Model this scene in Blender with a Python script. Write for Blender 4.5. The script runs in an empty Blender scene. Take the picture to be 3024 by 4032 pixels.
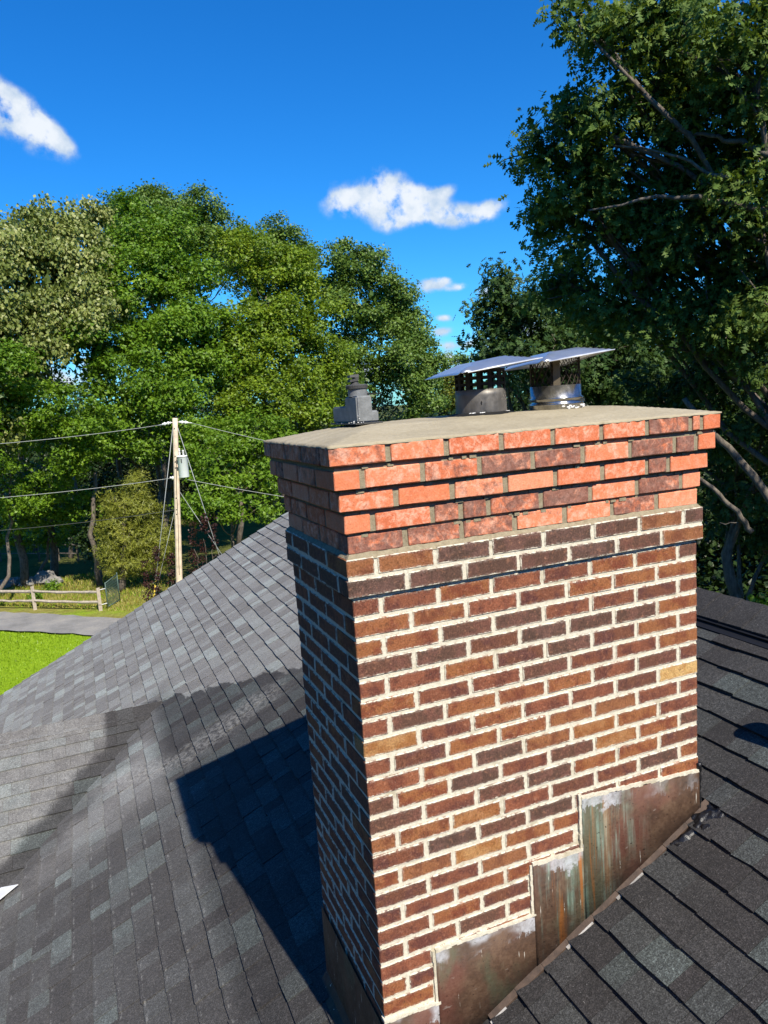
import bpy, bmesh, math, random
import numpy as np
from mathutils import Vector, Matrix

random.seed(7)
rng = np.random.default_rng(11)
scene = bpy.context.scene
COL = scene.collection

# ------------------------------------------------------------------ camera
F_PX = 2903.23
CYAW, CPIT, CROLL = 0.38272, -0.14772, -0.06882
CPOS = Vector((-0.7319, -2.1328, 0.5998))
_cy, _sy, _cp, _sp = math.cos(CYAW), math.sin(CYAW), math.cos(CPIT), math.sin(CPIT)
_d = Vector((_sy * _cp, _cy * _cp, _sp))
_r = Vector((_cy, -_sy, 0))
_u = _r.cross(_d)
_c, _s = math.cos(CROLL), math.sin(CROLL)
CR, CU, CD = _c * _r + _s * _u, -_s * _r + _c * _u, _d
cam_data = bpy.data.cameras.new('camera')
cam = bpy.data.objects.new('camera', cam_data)
COL.objects.link(cam)
cam_data.sensor_fit = 'HORIZONTAL'
cam_data.sensor_width = 36.0
cam_data.lens = 36.0 * F_PX / 3024.0
cam_data.clip_start = 0.05
cam_data.clip_end = 3000
m = Matrix.Identity(4)
for i in range(3):
    m[i][0], m[i][1], m[i][2], m[i][3] = CR[i], CU[i], -CD[i], CPOS[i]
cam.matrix_world = m
scene.camera = cam
DS = 3024.0 / 1659.0          # the photograph was surveyed on a 1659 pixel wide print


def ray(px, py):
    """direction through a point of the 1659 x 2212 survey print"""
    v = CD + CR * ((px * DS - 1512) / F_PX) - CU * ((py * DS - 2016) / F_PX)
    return v.normalized()


def at(px, py, dist):
    """the place at a horizontal distance in that direction"""
    v = ray(px, py)
    return CPOS + v * (dist / math.hypot(v.x, v.y))


def project(P):
    q = np.asarray(P) - np.array(CPOS)
    dep = q @ np.array(CD)
    dep = np.where(dep < 0.05, 0.05, dep)
    return np.stack([1512 + F_PX * (q @ np.array(CR)) / dep, 2016 - F_PX * (q @ np.array(CU)) / dep], -1)


# ------------------------------------------------------------------ light
SUN_TO = Vector((0.0893, -0.6971, 0.7113)).normalized()
SUN_EL = math.asin(SUN_TO.z)
SUN_AZ = math.atan2(SUN_TO.x, SUN_TO.y)
sun_d = bpy.data.lights.new('sun', 'SUN')
sun_d.energy = 5.0
sun_d.angle = math.radians(0.53)
sun_d.color = (1.0, 0.92, 0.78)
sun = bpy.data.objects.new('sun', sun_d)
COL.objects.link(sun)
sun.rotation_euler = SUN_TO.to_track_quat('Z', 'Y').to_euler()
sun.location = (2, -12, 14)

world = bpy.data.worlds.new('World')
scene.world = world
world.use_nodes = True
SKY_STRENGTH = 0.058

scene.view_settings.view_transform = 'Standard'
scene.view_settings.look = 'None'
scene.view_settings.gamma = 1.0
scene.view_settings.exposure = 0.44
scene.view_settings.use_curve_mapping = False


# ------------------------------------------------------------------ node helpers
class NT:
    def __init__(self, tree):
        self.t = tree
        self.n = tree.nodes
        self.l = tree.links

    def new(self, kind, **kw):
        n = self.n.new(kind)
        for k, v in kw.items():
            setattr(n, k, v)
        return n

    def put(self, sock, v):
        if isinstance(v, bpy.types.NodeSocket):
            self.l.new(v, sock)
        elif v is not None:
            if sock.type == 'RGBA' and not hasattr(v, '__len__'):
                v = (v, v, v, 1)
            elif sock.type == 'RGBA' and len(v) == 3:
                v = (*v, 1)
            sock.default_value = v

    def math(self, op, a, b=None, c=None, clamp=False):
        n = self.new('ShaderNodeMath', operation=op, use_clamp=clamp)
        self.put(n.inputs[0], a)
        if b is not None:
            self.put(n.inputs[1], b)
        if c is not None:
            self.put(n.inputs[2], c)
        return n.outputs[0]

    def vmath(self, op, a, b=None, scale=None):
        n = self.new('ShaderNodeVectorMath', operation=op)
        self.put(n.inputs[0], a)
        if b is not None:
            self.put(n.inputs[1], b)
        if scale is not None:
            self.put(n.inputs['Scale'], scale)
        return n.outputs['Value'] if op in ('DOT_PRODUCT', 'LENGTH', 'DISTANCE') else n.outputs[0]

    def mix(self, f, a, b, blend='MIX'):
        n = self.new('ShaderNodeMix', data_type='RGBA', blend_type=blend)
        self.put(n.inputs[0], f)
        self.put(n.inputs[6], a)
        self.put(n.inputs[7], b)
        return n.outputs[2]

    def noise(self, scale, detail=4, rough=0.55, vec=None, dist=0.0, dim='3D', w=None):
        n = self.new('ShaderNodeTexNoise', noise_dimensions=dim)
        n.inputs['Scale'].default_value = scale
        n.inputs['Detail'].default_value = detail
        n.inputs['Roughness'].default_value = rough
        n.inputs['Distortion'].default_value = dist
        if vec is not None:
            self.l.new(vec, n.inputs['Vector'])
        if w is not None:
            self.put(n.inputs['W'], w)
        return n.outputs[0]

    def ramp(self, f, stops, interp='LINEAR'):
        n = self.new('ShaderNodeValToRGB')
        cr = n.color_ramp
        cr.interpolation = interp
        while len(cr.elements) < len(stops):
            cr.elements.new(0.5)
        for e, (p, c) in zip(cr.elements, stops):
            e.position = p
            e.color = (*c, 1) if hasattr(c, '__len__') else (c, c, c, 1)
        self.put(n.inputs[0], f)
        return n.outputs[0]

    def smooth(self, v, lo, hi, to0=0.0, to1=1.0):
        n = self.new('ShaderNodeMapRange', interpolation_type='SMOOTHSTEP')
        for i, x in enumerate((v, lo, hi, to0, to1)):
            self.put(n.inputs[i], x)
        return n.outputs[0]

    def scalevec(self, vec, s):
        return self.vmath('MULTIPLY', vec, s)

    def attr(self, name, kind='GEOMETRY'):
        n = self.new('ShaderNodeAttribute', attribute_name=name, attribute_type=kind)
        return n


def material(name):
    mt = bpy.data.materials.new(name)
    mt.use_nodes = True
    t = NT(mt.node_tree)
    b = t.n.get('Principled BSDF')
    return mt, t, b


def bump(t, b, h, strength=0.3, dist=0.01):
    n = t.new('ShaderNodeBump')
    n.inputs['Strength'].default_value = strength
    n.inputs['Distance'].default_value = dist
    t.l.new(h, n.inputs['Height'])
    t.l.new(n.outputs[0], b.inputs['Normal'])


def plain(name, col, rough=0.6, metal=0.0, var=0.25, scale=20, bmp=0.2, spec=0.4):
    mt, t, b = material(name)
    co = t.new('ShaderNodeTexCoord').outputs['Object']
    n1 = t.noise(scale, 5, 0.6, co)
    n2 = t.noise(scale * 7, 3, 0.6, co)
    f = t.math('ADD', t.math('MULTIPLY', n1, 0.7), t.math('MULTIPLY', n2, 0.3))
    lo = tuple(c * (1 - var) for c in col)
    hi = tuple(min(1, c * (1 + var)) for c in col)
    t.put(b.inputs['Base Color'], t.ramp(f, [(0.3, lo), (0.7, hi)]))
    b.inputs['Roughness'].default_value = rough
    b.inputs['Metallic'].default_value = metal
    b.inputs['Specular IOR Level'].default_value = spec
    if bmp:
        bump(t, b, f, bmp, 0.004)
    return mt


# ------------------------------------------------------------------ sky with its few small clouds
def build_sky():
    t = NT(world.node_tree)
    bg = t.n['Background']
    sky = t.new('ShaderNodeTexSky', sky_type='NISHITA')
    sky.sun_disc = False
    sky.sun_elevation = SUN_EL
    sky.sun_rotation = SUN_AZ
    sky.altitude = 900
    sky.air_density = 1.15
    sky.dust_density = 0.35
    sky.ozone_density = 3.2
    hs = t.new('ShaderNodeHueSaturation')
    hs.inputs['Saturation'].default_value = 1.32
    hs.inputs['Value'].default_value = 1.3
    hs.inputs['Hue'].default_value = 0.492
    t.l.new(sky.outputs[0], hs.inputs['Color'])
    d = t.new('ShaderNodeTexCoord').outputs['Generated']
    warp = t.noise(17, 6, 0.6, d)
    fine = t.noise(34, 5, 0.56, d)
    # (x, y, half width, half height, tilt) of each puff in the survey print
    puffs = [(-70, 195, 100, 40, .5), (20, 232, 62, 32, .6), (75, 268, 50, 27, .6), (120, 300, 30, 17, .6),
             (728, 436, 34, 30, -.3), (785, 434, 44, 26, 0), (832, 402, 38, 36, 0), (852, 440, 62, 30, 0), (905, 426, 42, 22, .2),
             (850, 478, 36, 20, -.2), (945, 462, 50, 20, 0), (1005, 468, 48, 19, 0), (1055, 450, 34, 17, -.3), (955, 418, 26, 12, -.4),
             (925, 617, 36, 14, -.1), (950, 608, 28, 8, -.1), (989, 620, 20, 8, -.1), (1052, 632, 24, 15, 0), (958, 687, 20, 7, 0),
             (955, 717, 20, 8, 0), (995, 745, 60, 10, 0), (965, 775, 70, 14, 0), (700, 800, 300, 22, 0), (1250, 700, 200, 30, 0), (60, 800, 160, 50, 0)]
    total = None
    for (x, y, a, b2, tilt) in puffs:
        c = ray(x, y)
        rr = (ray(x + 10, y) - ray(x - 10, y)).normalized()
        uu = (ray(x, y - 10) - ray(x, y + 10)).normalized()
        k = DS / F_PX
        ct, st = math.cos(tilt), math.sin(tilt)
        ax = (rr * ct - uu * st) / (a * k)
        ay = (rr * st + uu * ct) / (b2 * k)
        off = t.vmath('SUBTRACT', d, tuple(c))
        p = t.vmath('DOT_PRODUCT', off, tuple(ax))
        q = t.vmath('DOT_PRODUCT', off, tuple(ay))
        r2 = t.math('ADD', t.math('MULTIPLY', p, p), t.math('MULTIPLY', q, q))
        g = t.math('POWER', 2.718, t.math('MULTIPLY', r2, -1.0))
        total = g if total is None else t.math('ADD', total, g)
    v = t.math('MULTIPLY', t.math('MINIMUM', total, 1.05), t.math('ADD', t.math('MULTIPLY', fine, 2.4), t.math('ADD', t.math('MULTIPLY', warp, 1.8), -1.30)))
    ahead = t.smooth(t.vmath('DOT_PRODUCT', d, tuple(CD)), 0.2, 0.4)
    gate = t.math('MULTIPLY', t.smooth(total, 0.06, 0.3), ahead)
    mask = t.math('MULTIPLY', t.smooth(v, 0.16, 1.0), gate)
    body = t.smooth(t.math('ADD', t.math('MULTIPLY', total, 0.25), t.math('MULTIPLY', t.noise(30, 6, 0.6, d), 1.5)), 0.70, 1.30)
    ccol = t.mix(body, (6.6, 8.4, 10.6), (11.6, 12.2, 12.8))
    deep = t.mix(1.0, hs.outputs[0], (.42, 1.15, 1.80), 'MULTIPLY')
    t.l.new(t.mix(t.math('MULTIPLY', mask, 0.95), deep, ccol), bg.inputs['Color'])
    bg.inputs['Strength'].default_value = SKY_STRENGTH


build_sky()


# ------------------------------------------------------------------ object helpers
def tag(o, label=None, cat=None, group=None, kind=None):
    if label:
        o['label'] = label
    if cat:
        o['category'] = cat
    if group:
        o['group'] = group
    if kind:
        o['kind'] = kind
    return o


def empty(name, loc=(0, 0, 0), label=None, cat=None, group=None):
    o = bpy.data.objects.new(name, None)
    o.empty_display_size = 0.2
    o.location = loc
    COL.objects.link(o)
    return tag(o, label, cat, group)


def link(name, me, mat=None, parent=None, loc=None):
    o = bpy.data.objects.new(name, me)
    COL.objects.link(o)
    if mat is not None and not me.materials:
        me.materials.append(mat)
    if parent is not None:
        o.parent = parent
        # parents are plain translations: keep the child where its world coordinates say
        chain = Vector((0, 0, 0))
        p = parent
        while p is not None:
            chain += p.location
            p = p.parent
        o.location = (Vector(loc) if loc is not None else Vector((0, 0, 0))) - chain
    elif loc is not None:
        o.location = loc
    return o


class MB:
    """collects simple solids, in world coordinates, into one mesh"""

    def __init__(self):
        self.v, self.f = [], []

    def add(self, vs, fs):
        k = len(self.v)
        self.v += [tuple(p) for p in vs]
        self.f += [tuple(i + k for i in q) for q in fs]
        return self

    def box(self, lo, hi, M=None):
        (a, b, c), (d, e, f) = lo, hi
        vs = [Vector(p) for p in ((a, b, c), (d, b, c), (d, e, c), (a, e, c), (a, b, f), (d, b, f), (d, e, f), (a, e, f))]
        if M is not None:
            vs = [M @ p for p in vs]
        return self.add(vs, [(0, 3, 2, 1), (4, 5, 6, 7), (0, 1, 5, 4), (1, 2, 6, 5), (2, 3, 7, 6), (3, 0, 4, 7)])

    def hexa(self, vs):
        return self.add(vs, [(0, 3, 2, 1), (4, 5, 6, 7), (0, 1, 5, 4), (1, 2, 6, 5), (2, 3, 7, 6), (3, 0, 4, 7)])

    def tube(self, pts, rads, n=8, caps=True):
        pts = [Vector(p) for p in pts]
        if not hasattr(rads, '__len__'):
            rads = [rads] * len(pts)
        k = len(self.v)
        ref = None
        for i, p in enumerate(pts):
            a = pts[max(i - 1, 0)]
            b = pts[min(i + 1, len(pts) - 1)]
            d = (b - a)
            d = d.normalized() if d.length > 1e-9 else Vector((0, 0, 1))
            if ref is None:
                ref = Vector((1, 0, 0)) if abs(d.x) < 0.8 else Vector((0, 1, 0))
            x = (ref - d * ref.dot(d)).normalized()
            ref = x
            y = d.cross(x)
            for j in range(n):
                t_ = 2 * math.pi * j / n
                self.v.append(tuple(p + (x * math.cos(t_) + y * math.sin(t_)) * rads[i]))
        for i in range(len(pts) - 1):
            for j in range(n):
                a = k + i * n + j
                b = k + i * n + (j + 1) % n
                self.f.append((a, b, b + n, a + n))
        if caps:
            self.f.append(tuple(k + j for j in reversed(range(n))))
            self.f.append(tuple(k + (len(pts) - 1) * n + j for j in range(n)))
        return self

    def lathe(self, c, prof, n=32, closed=False):
        """profile of (radius, z) turned round the vertical through c"""
        k = len(self.v)
        for (r, z) in prof:
            for j in range(n):
                t_ = 2 * math.pi * j / n
                self.v.append((c[0] + r * math.cos(t_), c[1] + r * math.sin(t_), c[2] + z))
        for i in range(len(prof) - 1):
            for j in range(n):
                a = k + i * n + j
                b = k + i * n + (j + 1) % n
                self.f.append((a, b, b + n, a + n))
        if closed:
            self.f.append(tuple(k + j for j in reversed(range(n))))
            self.f.append(tuple(k + (len(prof) - 1) * n + j for j in range(n)))
        return self

    def mesh(self, name, smooth=False):
        me = bpy.data.meshes.new(name)
        me.from_pydata(self.v, [], self.f)
        me.update()
        if smooth:
            for p in me.polygons:
                p.use_smooth = True
        return me

    def build(self, name, mat, parent=None, smooth=False, origin=None):
        o = Vector(origin) if origin is not None else Vector((0, 0, 0))
        if origin is not None:
            self.v = [tuple(Vector(p) - o) for p in self.v]
        return link(name, self.mesh(name, smooth), mat, parent, o)


def np_mesh(name, V, F, attrs=None, smooth=False):
    """V (n,3); F (m,k) faces of equal size"""
    me = bpy.data.meshes.new(name)
    V = np.ascontiguousarray(V, np.float32)
    F = np.ascontiguousarray(F, np.int32)
    me.vertices.add(len(V))
    me.vertices.foreach_set('co', V.ravel())
    m_, k = F.shape
    me.loops.add(m_ * k)
    me.loops.foreach_set('vertex_index', F.ravel())
    me.polygons.add(m_)
    me.polygons.foreach_set('loop_start', np.arange(0, m_ * k, k, dtype=np.int32))
    me.polygons.foreach_set('use_smooth', np.full(m_, smooth, bool))
    for nm, arr in (attrs or {}).items():
        at_ = me.attributes.new(nm, 'FLOAT', 'POINT')
        at_.data.foreach_set('value', np.ascontiguousarray(arr, np.float32))
    me.update(calc_edges=True)
    return me


# ------------------------------------------------------------------ materials
def mat_brick(name, crown=False):
    mt, t, b = material(name)
    co = t.new('ShaderNodeTexCoord').outputs['Object']
    pos = t.new('ShaderNodeNewGeometry').outputs['Position']
    tone = t.attr('tone', 'OBJECT').outputs['Fac']
    hx = t.attr('hx', 'OBJECT').outputs['Fac']
    hy = t.attr('hy', 'OBJECT').outputs['Fac']
    hz = t.attr('hz', 'OBJECT').outputs['Fac']
    end = t.attr('end', 'OBJECT').outputs['Fac']     # -1 left corner, 1 right corner, 0 in the run
    rnd = t.new('ShaderNodeObjectInfo').outputs['Random']
    n1 = t.noise(14, 5, 0.6, pos)
    n2 = t.noise(60, 6, 0.65, pos)
    n3 = t.noise(170, 4, 0.7, pos)
    if not crown:
        base = t.ramp(tone, [(0.0, (.080, .050, .038)), (0.14, (.115, .058, .040)), (0.3, (.165, .062, .034)), (0.5, (.245, .085, .046)),
                             (0.68, (.29, .112, .042)), (0.82, (.26, .11, .05)), (0.9, (.34, .15, .06)), (1.0, (.56, .36, .14))])
        alt = t.ramp(tone, [(0.0, (.13, .075, .06)), (0.14, (.16, .068, .048)), (0.3, (.10, .04, .035)), (0.5, (.14, .048, .032)),
                            (0.68, (.19, .055, .028)), (0.82, (.17, .07, .035)), (0.9, (.24, .085, .03)), (1.0, (.40, .20, .06))])
        c = t.mix(t.smooth(n1, 0.42, 0.62), base, alt)
        c = t.mix(t.smooth(n2, 0.52, 0.70, 0, 0.8), c, t.mix(0.6, c, (.40, .19, .11)))
        c = t.mix(t.smooth(n2, 0.30, 0.46, 0.6, 0), c, (.05, .026, .02))
        c = t.mix(1.0, c, t.ramp(n3, [(0.3, .62), (0.5, 1.0), (0.7, 1.45)]), 'MULTIPLY')
        speck = t.noise(330, 2, 0.5, pos)
        c = t.mix(t.smooth(speck, 0.66, 0.74, 0, 0.6), c, (.46, .30, .20))
        pit = t.noise(95, 2, 0.5, pos)
        c = t.mix(t.smooth(pit, 0.22, 0.27, 0.85, 0), c, (.02, .013, .011))
    else:
        red = t.ramp(t.math('ADD', t.math('MULTIPLY', n1, 0.5), t.math('MULTIPLY', rnd, 0.5)), [(0.2, (.58, .15, .065)), (0.55, (.70, .215, .10)), (0.8, (.78, .30, .165))])
        pale = (.80, .40, .27)
        dark = (.09, .055, .05)
        flake = t.smooth(t.noise(34, 8, 0.72, pos, 0.4), 0.44, 0.64)
        c = t.mix(t.math('MULTIPLY', flake, t.smooth(tone, 0.05, 0.35, .25, 1)), red, pale)
        dk = t.smooth(t.math('ADD', t.noise(20, 8, 0.74, pos, 0.5), t.math('MULTIPLY', tone, 0.5)), 0.74, 0.98)
        c = t.mix(t.math('MULTIPLY', dk, 0.82), c, t.mix(t.smooth(n2, .4, .6), dark, (.20, .11, .09)))
        c = t.mix(1.0, c, t.ramp(n3, [(0.3, .78), (0.5, 1.0), (0.7, 1.22)]), 'MULTIPLY')
        c = t.mix(t.smooth(n3, 0.6, 0.75, 0, 0.35), c, (.7, .4, .28))
        c = t.mix(t.smooth(n3, 0.25, 0.36, 0.4, 0), c, (.2, .05, .03))
    # ragged mortar smeared over the brick's own edges
    s = t.new('ShaderNodeSeparateXYZ')
    t.l.new(co, s.inputs[0])
    ax = t.math('ABSOLUTE', s.outputs[0])
    xl = t.math('MULTIPLY', s.outputs[0], t.math('MULTIPLY', end, -1.0))
    isend = t.math('ABSOLUTE', end)
    xx = t.math('ADD', t.math('MULTIPLY', ax, t.math('SUBTRACT', 1.0, isend)), t.math('MULTIPLY', xl, isend))
    dx = t.math('SUBTRACT', hx, xx)
    dy = t.math('SUBTRACT', hy, t.math('ABSOLUTE', s.outputs[1]))
    dz = t.math('SUBTRACT', hz, t.math('ABSOLUTE', s.outputs[2]))
    mid = t.math('MAXIMUM', t.math('MINIMUM', dx, dy), t.math('MINIMUM', t.math('MAXIMUM', dx, dy), dz))
    edge_n = t.noise(34, 7, 0.72, pos)
    ragged = t.math('ADD', mid, t.math('MULTIPLY', t.math('SUBTRACT', edge_n, 0.5), 0.024 if not crown else 0.008))
    width = 0.0032 if not crown else 0.0008
    mm = t.smooth(ragged, width - 0.0012, width + 0.0010, 1, 0)
    if not crown:
        # rows higher up wear greyer smears, lower rows cream
        mcol = t.ramp(t.noise(90, 5, 0.6, pos), [(0.3, (.48, .43, .325)), (0.6, (.75, .69, .55))])
        veil = t.smooth(t.math('ADD', mid, t.math('MULTIPLY', t.math('SUBTRACT', n2, 0.5), 0.02)), 0.0, 0.012, 0.45, 0)
        c = t.mix(t.math('MULTIPLY', veil, t.smooth(n3, .42, .6)), c, (.55, .46, .38))
    else:
        mcol = t.ramp(t.noise(90, 5, 0.6, pos), [(0.3, (.24, .20, .135)), (0.6, (.38, .33, .23))])
        mm = t.math('MULTIPLY', mm, 0.8)
    c = t.mix(mm, c, mcol)
    t.put(b.inputs['Base Color'], c)
    b.inputs['Roughness'].default_value = 0.88
    b.inputs['Specular IOR Level'].default_value = 0.2
    hgt = t.math('ADD', t.math('ADD', t.math('MULTIPLY', n2, 0.6), t.math('MULTIPLY', n3, 0.4)), t.math('MULTIPLY', mm, 0.4))
    bump(t, b, hgt, 0.75, 0.004)
    return mt


def mat_mortar(name, lo, hi, tan=(.40, .34, .22), tan_amt=0.0):
    mt, t, b = material(name)
    pos = t.new('ShaderNodeNewGeometry').outputs['Position']
    n1 = t.noise(7, 5, 0.6, pos)
    n2 = t.noise(70, 6, 0.65, pos)
    n3 = t.noise(400, 3, 0.6, pos)
    f = t.math('ADD', t.math('MULTIPLY', n2, 0.6), t.math('MULTIPLY', n3, 0.4))
    c = t.ramp(f, [(0.32, lo), (0.62, hi)])
    c = t.mix(t.math('MULTIPLY', t.smooth(n1, 0.56, 0.68), tan_amt), c, tan)
    t.put(b.inputs['Base Color'], c)
    b.inputs['Roughness'].default_value = 0.95
    b.inputs['Specular IOR Level'].default_value = 0.1
    bump(t, b, f, 0.7, 0.006)
    return mt


def mat_wash():
    mt, t, b = material('cement_wash')
    pos = t.new('ShaderNodeNewGeometry').outputs['Position']
    n1 = t.noise(3.5, 6, 0.6, t.scalevec(pos, (1, 2.2, 1)), 0.4)
    n2 = t.noise(60, 6, 0.65, pos)
    n3 = t.noise(500, 2, 0.5, pos)
    f = t.math('ADD', t.math('MULTIPLY', n1, 0.6), t.math('MULTIPLY', n2, 0.4))
    c = t.ramp(f, [(0.3, (.29, .245, .16)), (0.55, (.40, .345, .235)), (0.75, (.50, .44, .315))])
    c = t.mix(t.smooth(n3, 0.62, 0.75, 0, 0.4), c, (.5, .45, .34))
    crack = t.noise(5, 4, 0.7, t.scalevec(pos, (1, 3, 1)), 1.2)
    cr = t.smooth(t.math('ABSOLUTE', t.math('SUBTRACT', crack, 0.47)), 0.0, 0.0035, 0.5, 0)
    cr = t.math('MULTIPLY', cr, t.smooth(n1, .5, .6))
    c = t.mix(cr, c, (.08, .06, .04))
    t.put(b.inputs['Base Color'], c)
    b.inputs['Roughness'].default_value = 0.9
    b.inputs['Specular IOR Level'].default_value = 0.2
    bump(t, b, t.math('ADD', n2, t.math('MULTIPLY', n1, 2.0)), 0.5, 0.008)
    return mt


def mat_shingle(name, dormer=False):
    mt, t, b = material(name)
    pos = t.new('ShaderNodeNewGeometry').outputs['Position']
    tint = t.attr('tint').outputs['Fac']
    c = t.ramp(tint, [(0.0, (.056, .050, .048)), (0.22, (.073, .068, .065)), (0.45, (.089, .087, .084)), (0.62, (.098, .104, .099)),
                      (0.8, (.112, .130, .122)), (1.0, (.138, .163, .152))])
    g1 = t.noise(190, 2, 0.6, pos)
    g2 = t.noise(70, 4, 0.8, pos)
    g3 = t.noise(6, 5, 0.6, pos)
    g = t.math('ADD', t.math('MULTIPLY', g1, 0.55), t.math('MULTIPLY', g2, 0.45))
    c = t.mix(1.0, c, t.ramp(g, [(0.34, .20), (0.48, 0.8), (0.60, 2.0), (0.72, 5.0)]), 'MULTIPLY')
    c = t.mix(1.0, c, t.ramp(g3, [(0.3, .82), (0.7, 1.22)]), 'MULTIPLY')
    white = t.noise(150, 1, 0.5, pos)
    c = t.mix(t.smooth(white, 0.735, 0.76, 0, .8), c, (.45, .44, .42))
    s = t.new('ShaderNodeSeparateXYZ')
    t.l.new(pos, s.inputs[0])
    X, Y = s.outputs[0], s.outputs[1]
    wob = t.math('MULTIPLY', t.math('SUBTRACT', t.noise(4.5, 6, 0.62, pos), 0.5), 0.8)
    if not dormer:
        # soaked patch below a scalloped tide line, from the valley head to the chimney
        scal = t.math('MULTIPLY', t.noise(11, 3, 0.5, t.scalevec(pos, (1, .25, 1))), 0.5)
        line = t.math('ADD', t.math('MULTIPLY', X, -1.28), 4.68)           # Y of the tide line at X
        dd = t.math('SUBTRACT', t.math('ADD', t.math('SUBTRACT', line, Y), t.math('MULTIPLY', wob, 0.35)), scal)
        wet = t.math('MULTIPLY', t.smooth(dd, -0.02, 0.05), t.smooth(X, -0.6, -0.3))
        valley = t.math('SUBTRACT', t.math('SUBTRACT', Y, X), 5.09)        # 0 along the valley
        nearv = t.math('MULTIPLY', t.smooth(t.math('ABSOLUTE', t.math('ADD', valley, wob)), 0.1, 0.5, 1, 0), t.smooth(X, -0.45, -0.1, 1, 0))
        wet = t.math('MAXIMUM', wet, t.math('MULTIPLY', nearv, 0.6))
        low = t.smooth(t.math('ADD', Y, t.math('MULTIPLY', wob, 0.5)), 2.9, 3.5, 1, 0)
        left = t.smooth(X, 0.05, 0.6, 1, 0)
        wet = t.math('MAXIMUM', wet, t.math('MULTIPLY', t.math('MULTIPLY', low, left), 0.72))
        # pale mortar dust washed down in a band, then along the valley
        cen = t.math('MAXIMUM', 3.46, t.math('ADD', t.math('MULTIPLY', X, -0.85), 3.20))
        bd = t.math('ABSOLUTE', t.math('SUBTRACT', t.math('SUBTRACT', Y, cen), t.math('MULTIPLY', wob, 0.45)))
        dust = t.math('MULTIPLY', t.smooth(bd, 0.03, 0.26, 1, 0), t.math('MULTIPLY', t.smooth(X, 0.35, 0.7, 1, 0), t.smooth(X, -1.15, -0.75)))
        patch = t.smooth(t.noise(26, 8, 0.78, pos), 0.40, 0.60)
        dust = t.math('MULTIPLY', t.math('MULTIPLY', dust, patch), 0.72)
        # a chalky crust along the lower edges of the tabs lower down
        saw = t.math('FRACT', t.math('DIVIDE', t.math('SUBTRACT', X, 0.523), 0.11725))
        crust = t.math('MULTIPLY', t.smooth(saw, 0.0, 0.13, 1, 0), t.smooth(t.noise(17, 7, 0.75, pos), 0.50, 0.62))
        crust = t.math('MULTIPLY', crust, t.math('MULTIPLY', t.smooth(X, -0.5, -0.1, 1, 0), t.smooth(Y, 3.2, 3.9, 1, 0)))
        dust = t.math('MAXIMUM', dust, t.math('MULTIPLY', crust, 0.8))
    else:
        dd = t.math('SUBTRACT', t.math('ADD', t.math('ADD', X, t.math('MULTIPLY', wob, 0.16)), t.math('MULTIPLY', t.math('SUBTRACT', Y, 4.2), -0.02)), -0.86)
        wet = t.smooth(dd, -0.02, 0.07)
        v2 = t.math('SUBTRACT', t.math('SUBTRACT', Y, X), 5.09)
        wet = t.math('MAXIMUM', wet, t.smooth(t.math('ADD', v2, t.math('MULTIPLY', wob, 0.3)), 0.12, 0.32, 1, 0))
        dust = t.math('MULTIPLY', t.smooth(wet, 0.0, 0.8, 1, 0.1), t.smooth(t.noise(9, 6, 0.7, pos), 0.3, 0.7, 0.25, 0.6))
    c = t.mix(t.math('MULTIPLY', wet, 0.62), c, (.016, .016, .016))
    c = t.mix(t.math('MULTIPLY', dust, 0.75), c, t.ramp(g, [(0.3, (.11, .105, .095)), (0.62, (.40, .39, .355))]))
    t.put(b.inputs['Base Color'], c)
    b.inputs['Roughness'].default_value = 0.9
    b.inputs['Specular IOR Level'].default_value = 0.25
    # loose mineral dust brightens the surface seen at a low angle
    t.put(b.inputs['Sheen Weight'], t.math('MULTIPLY', t.math('SUBTRACT', 1.0, t.math('MULTIPLY', wet, 0.92)), t.math('ADD', 0.34, t.math('MULTIPLY', tint, 0.20))))
    b.inputs['Sheen Roughness'].default_value = 0.55
    t.put(b.inputs['Sheen Tint'], (.88, .88, .84))
    bump(t, b, g, 1.0, 0.004)
    return mt


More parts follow.
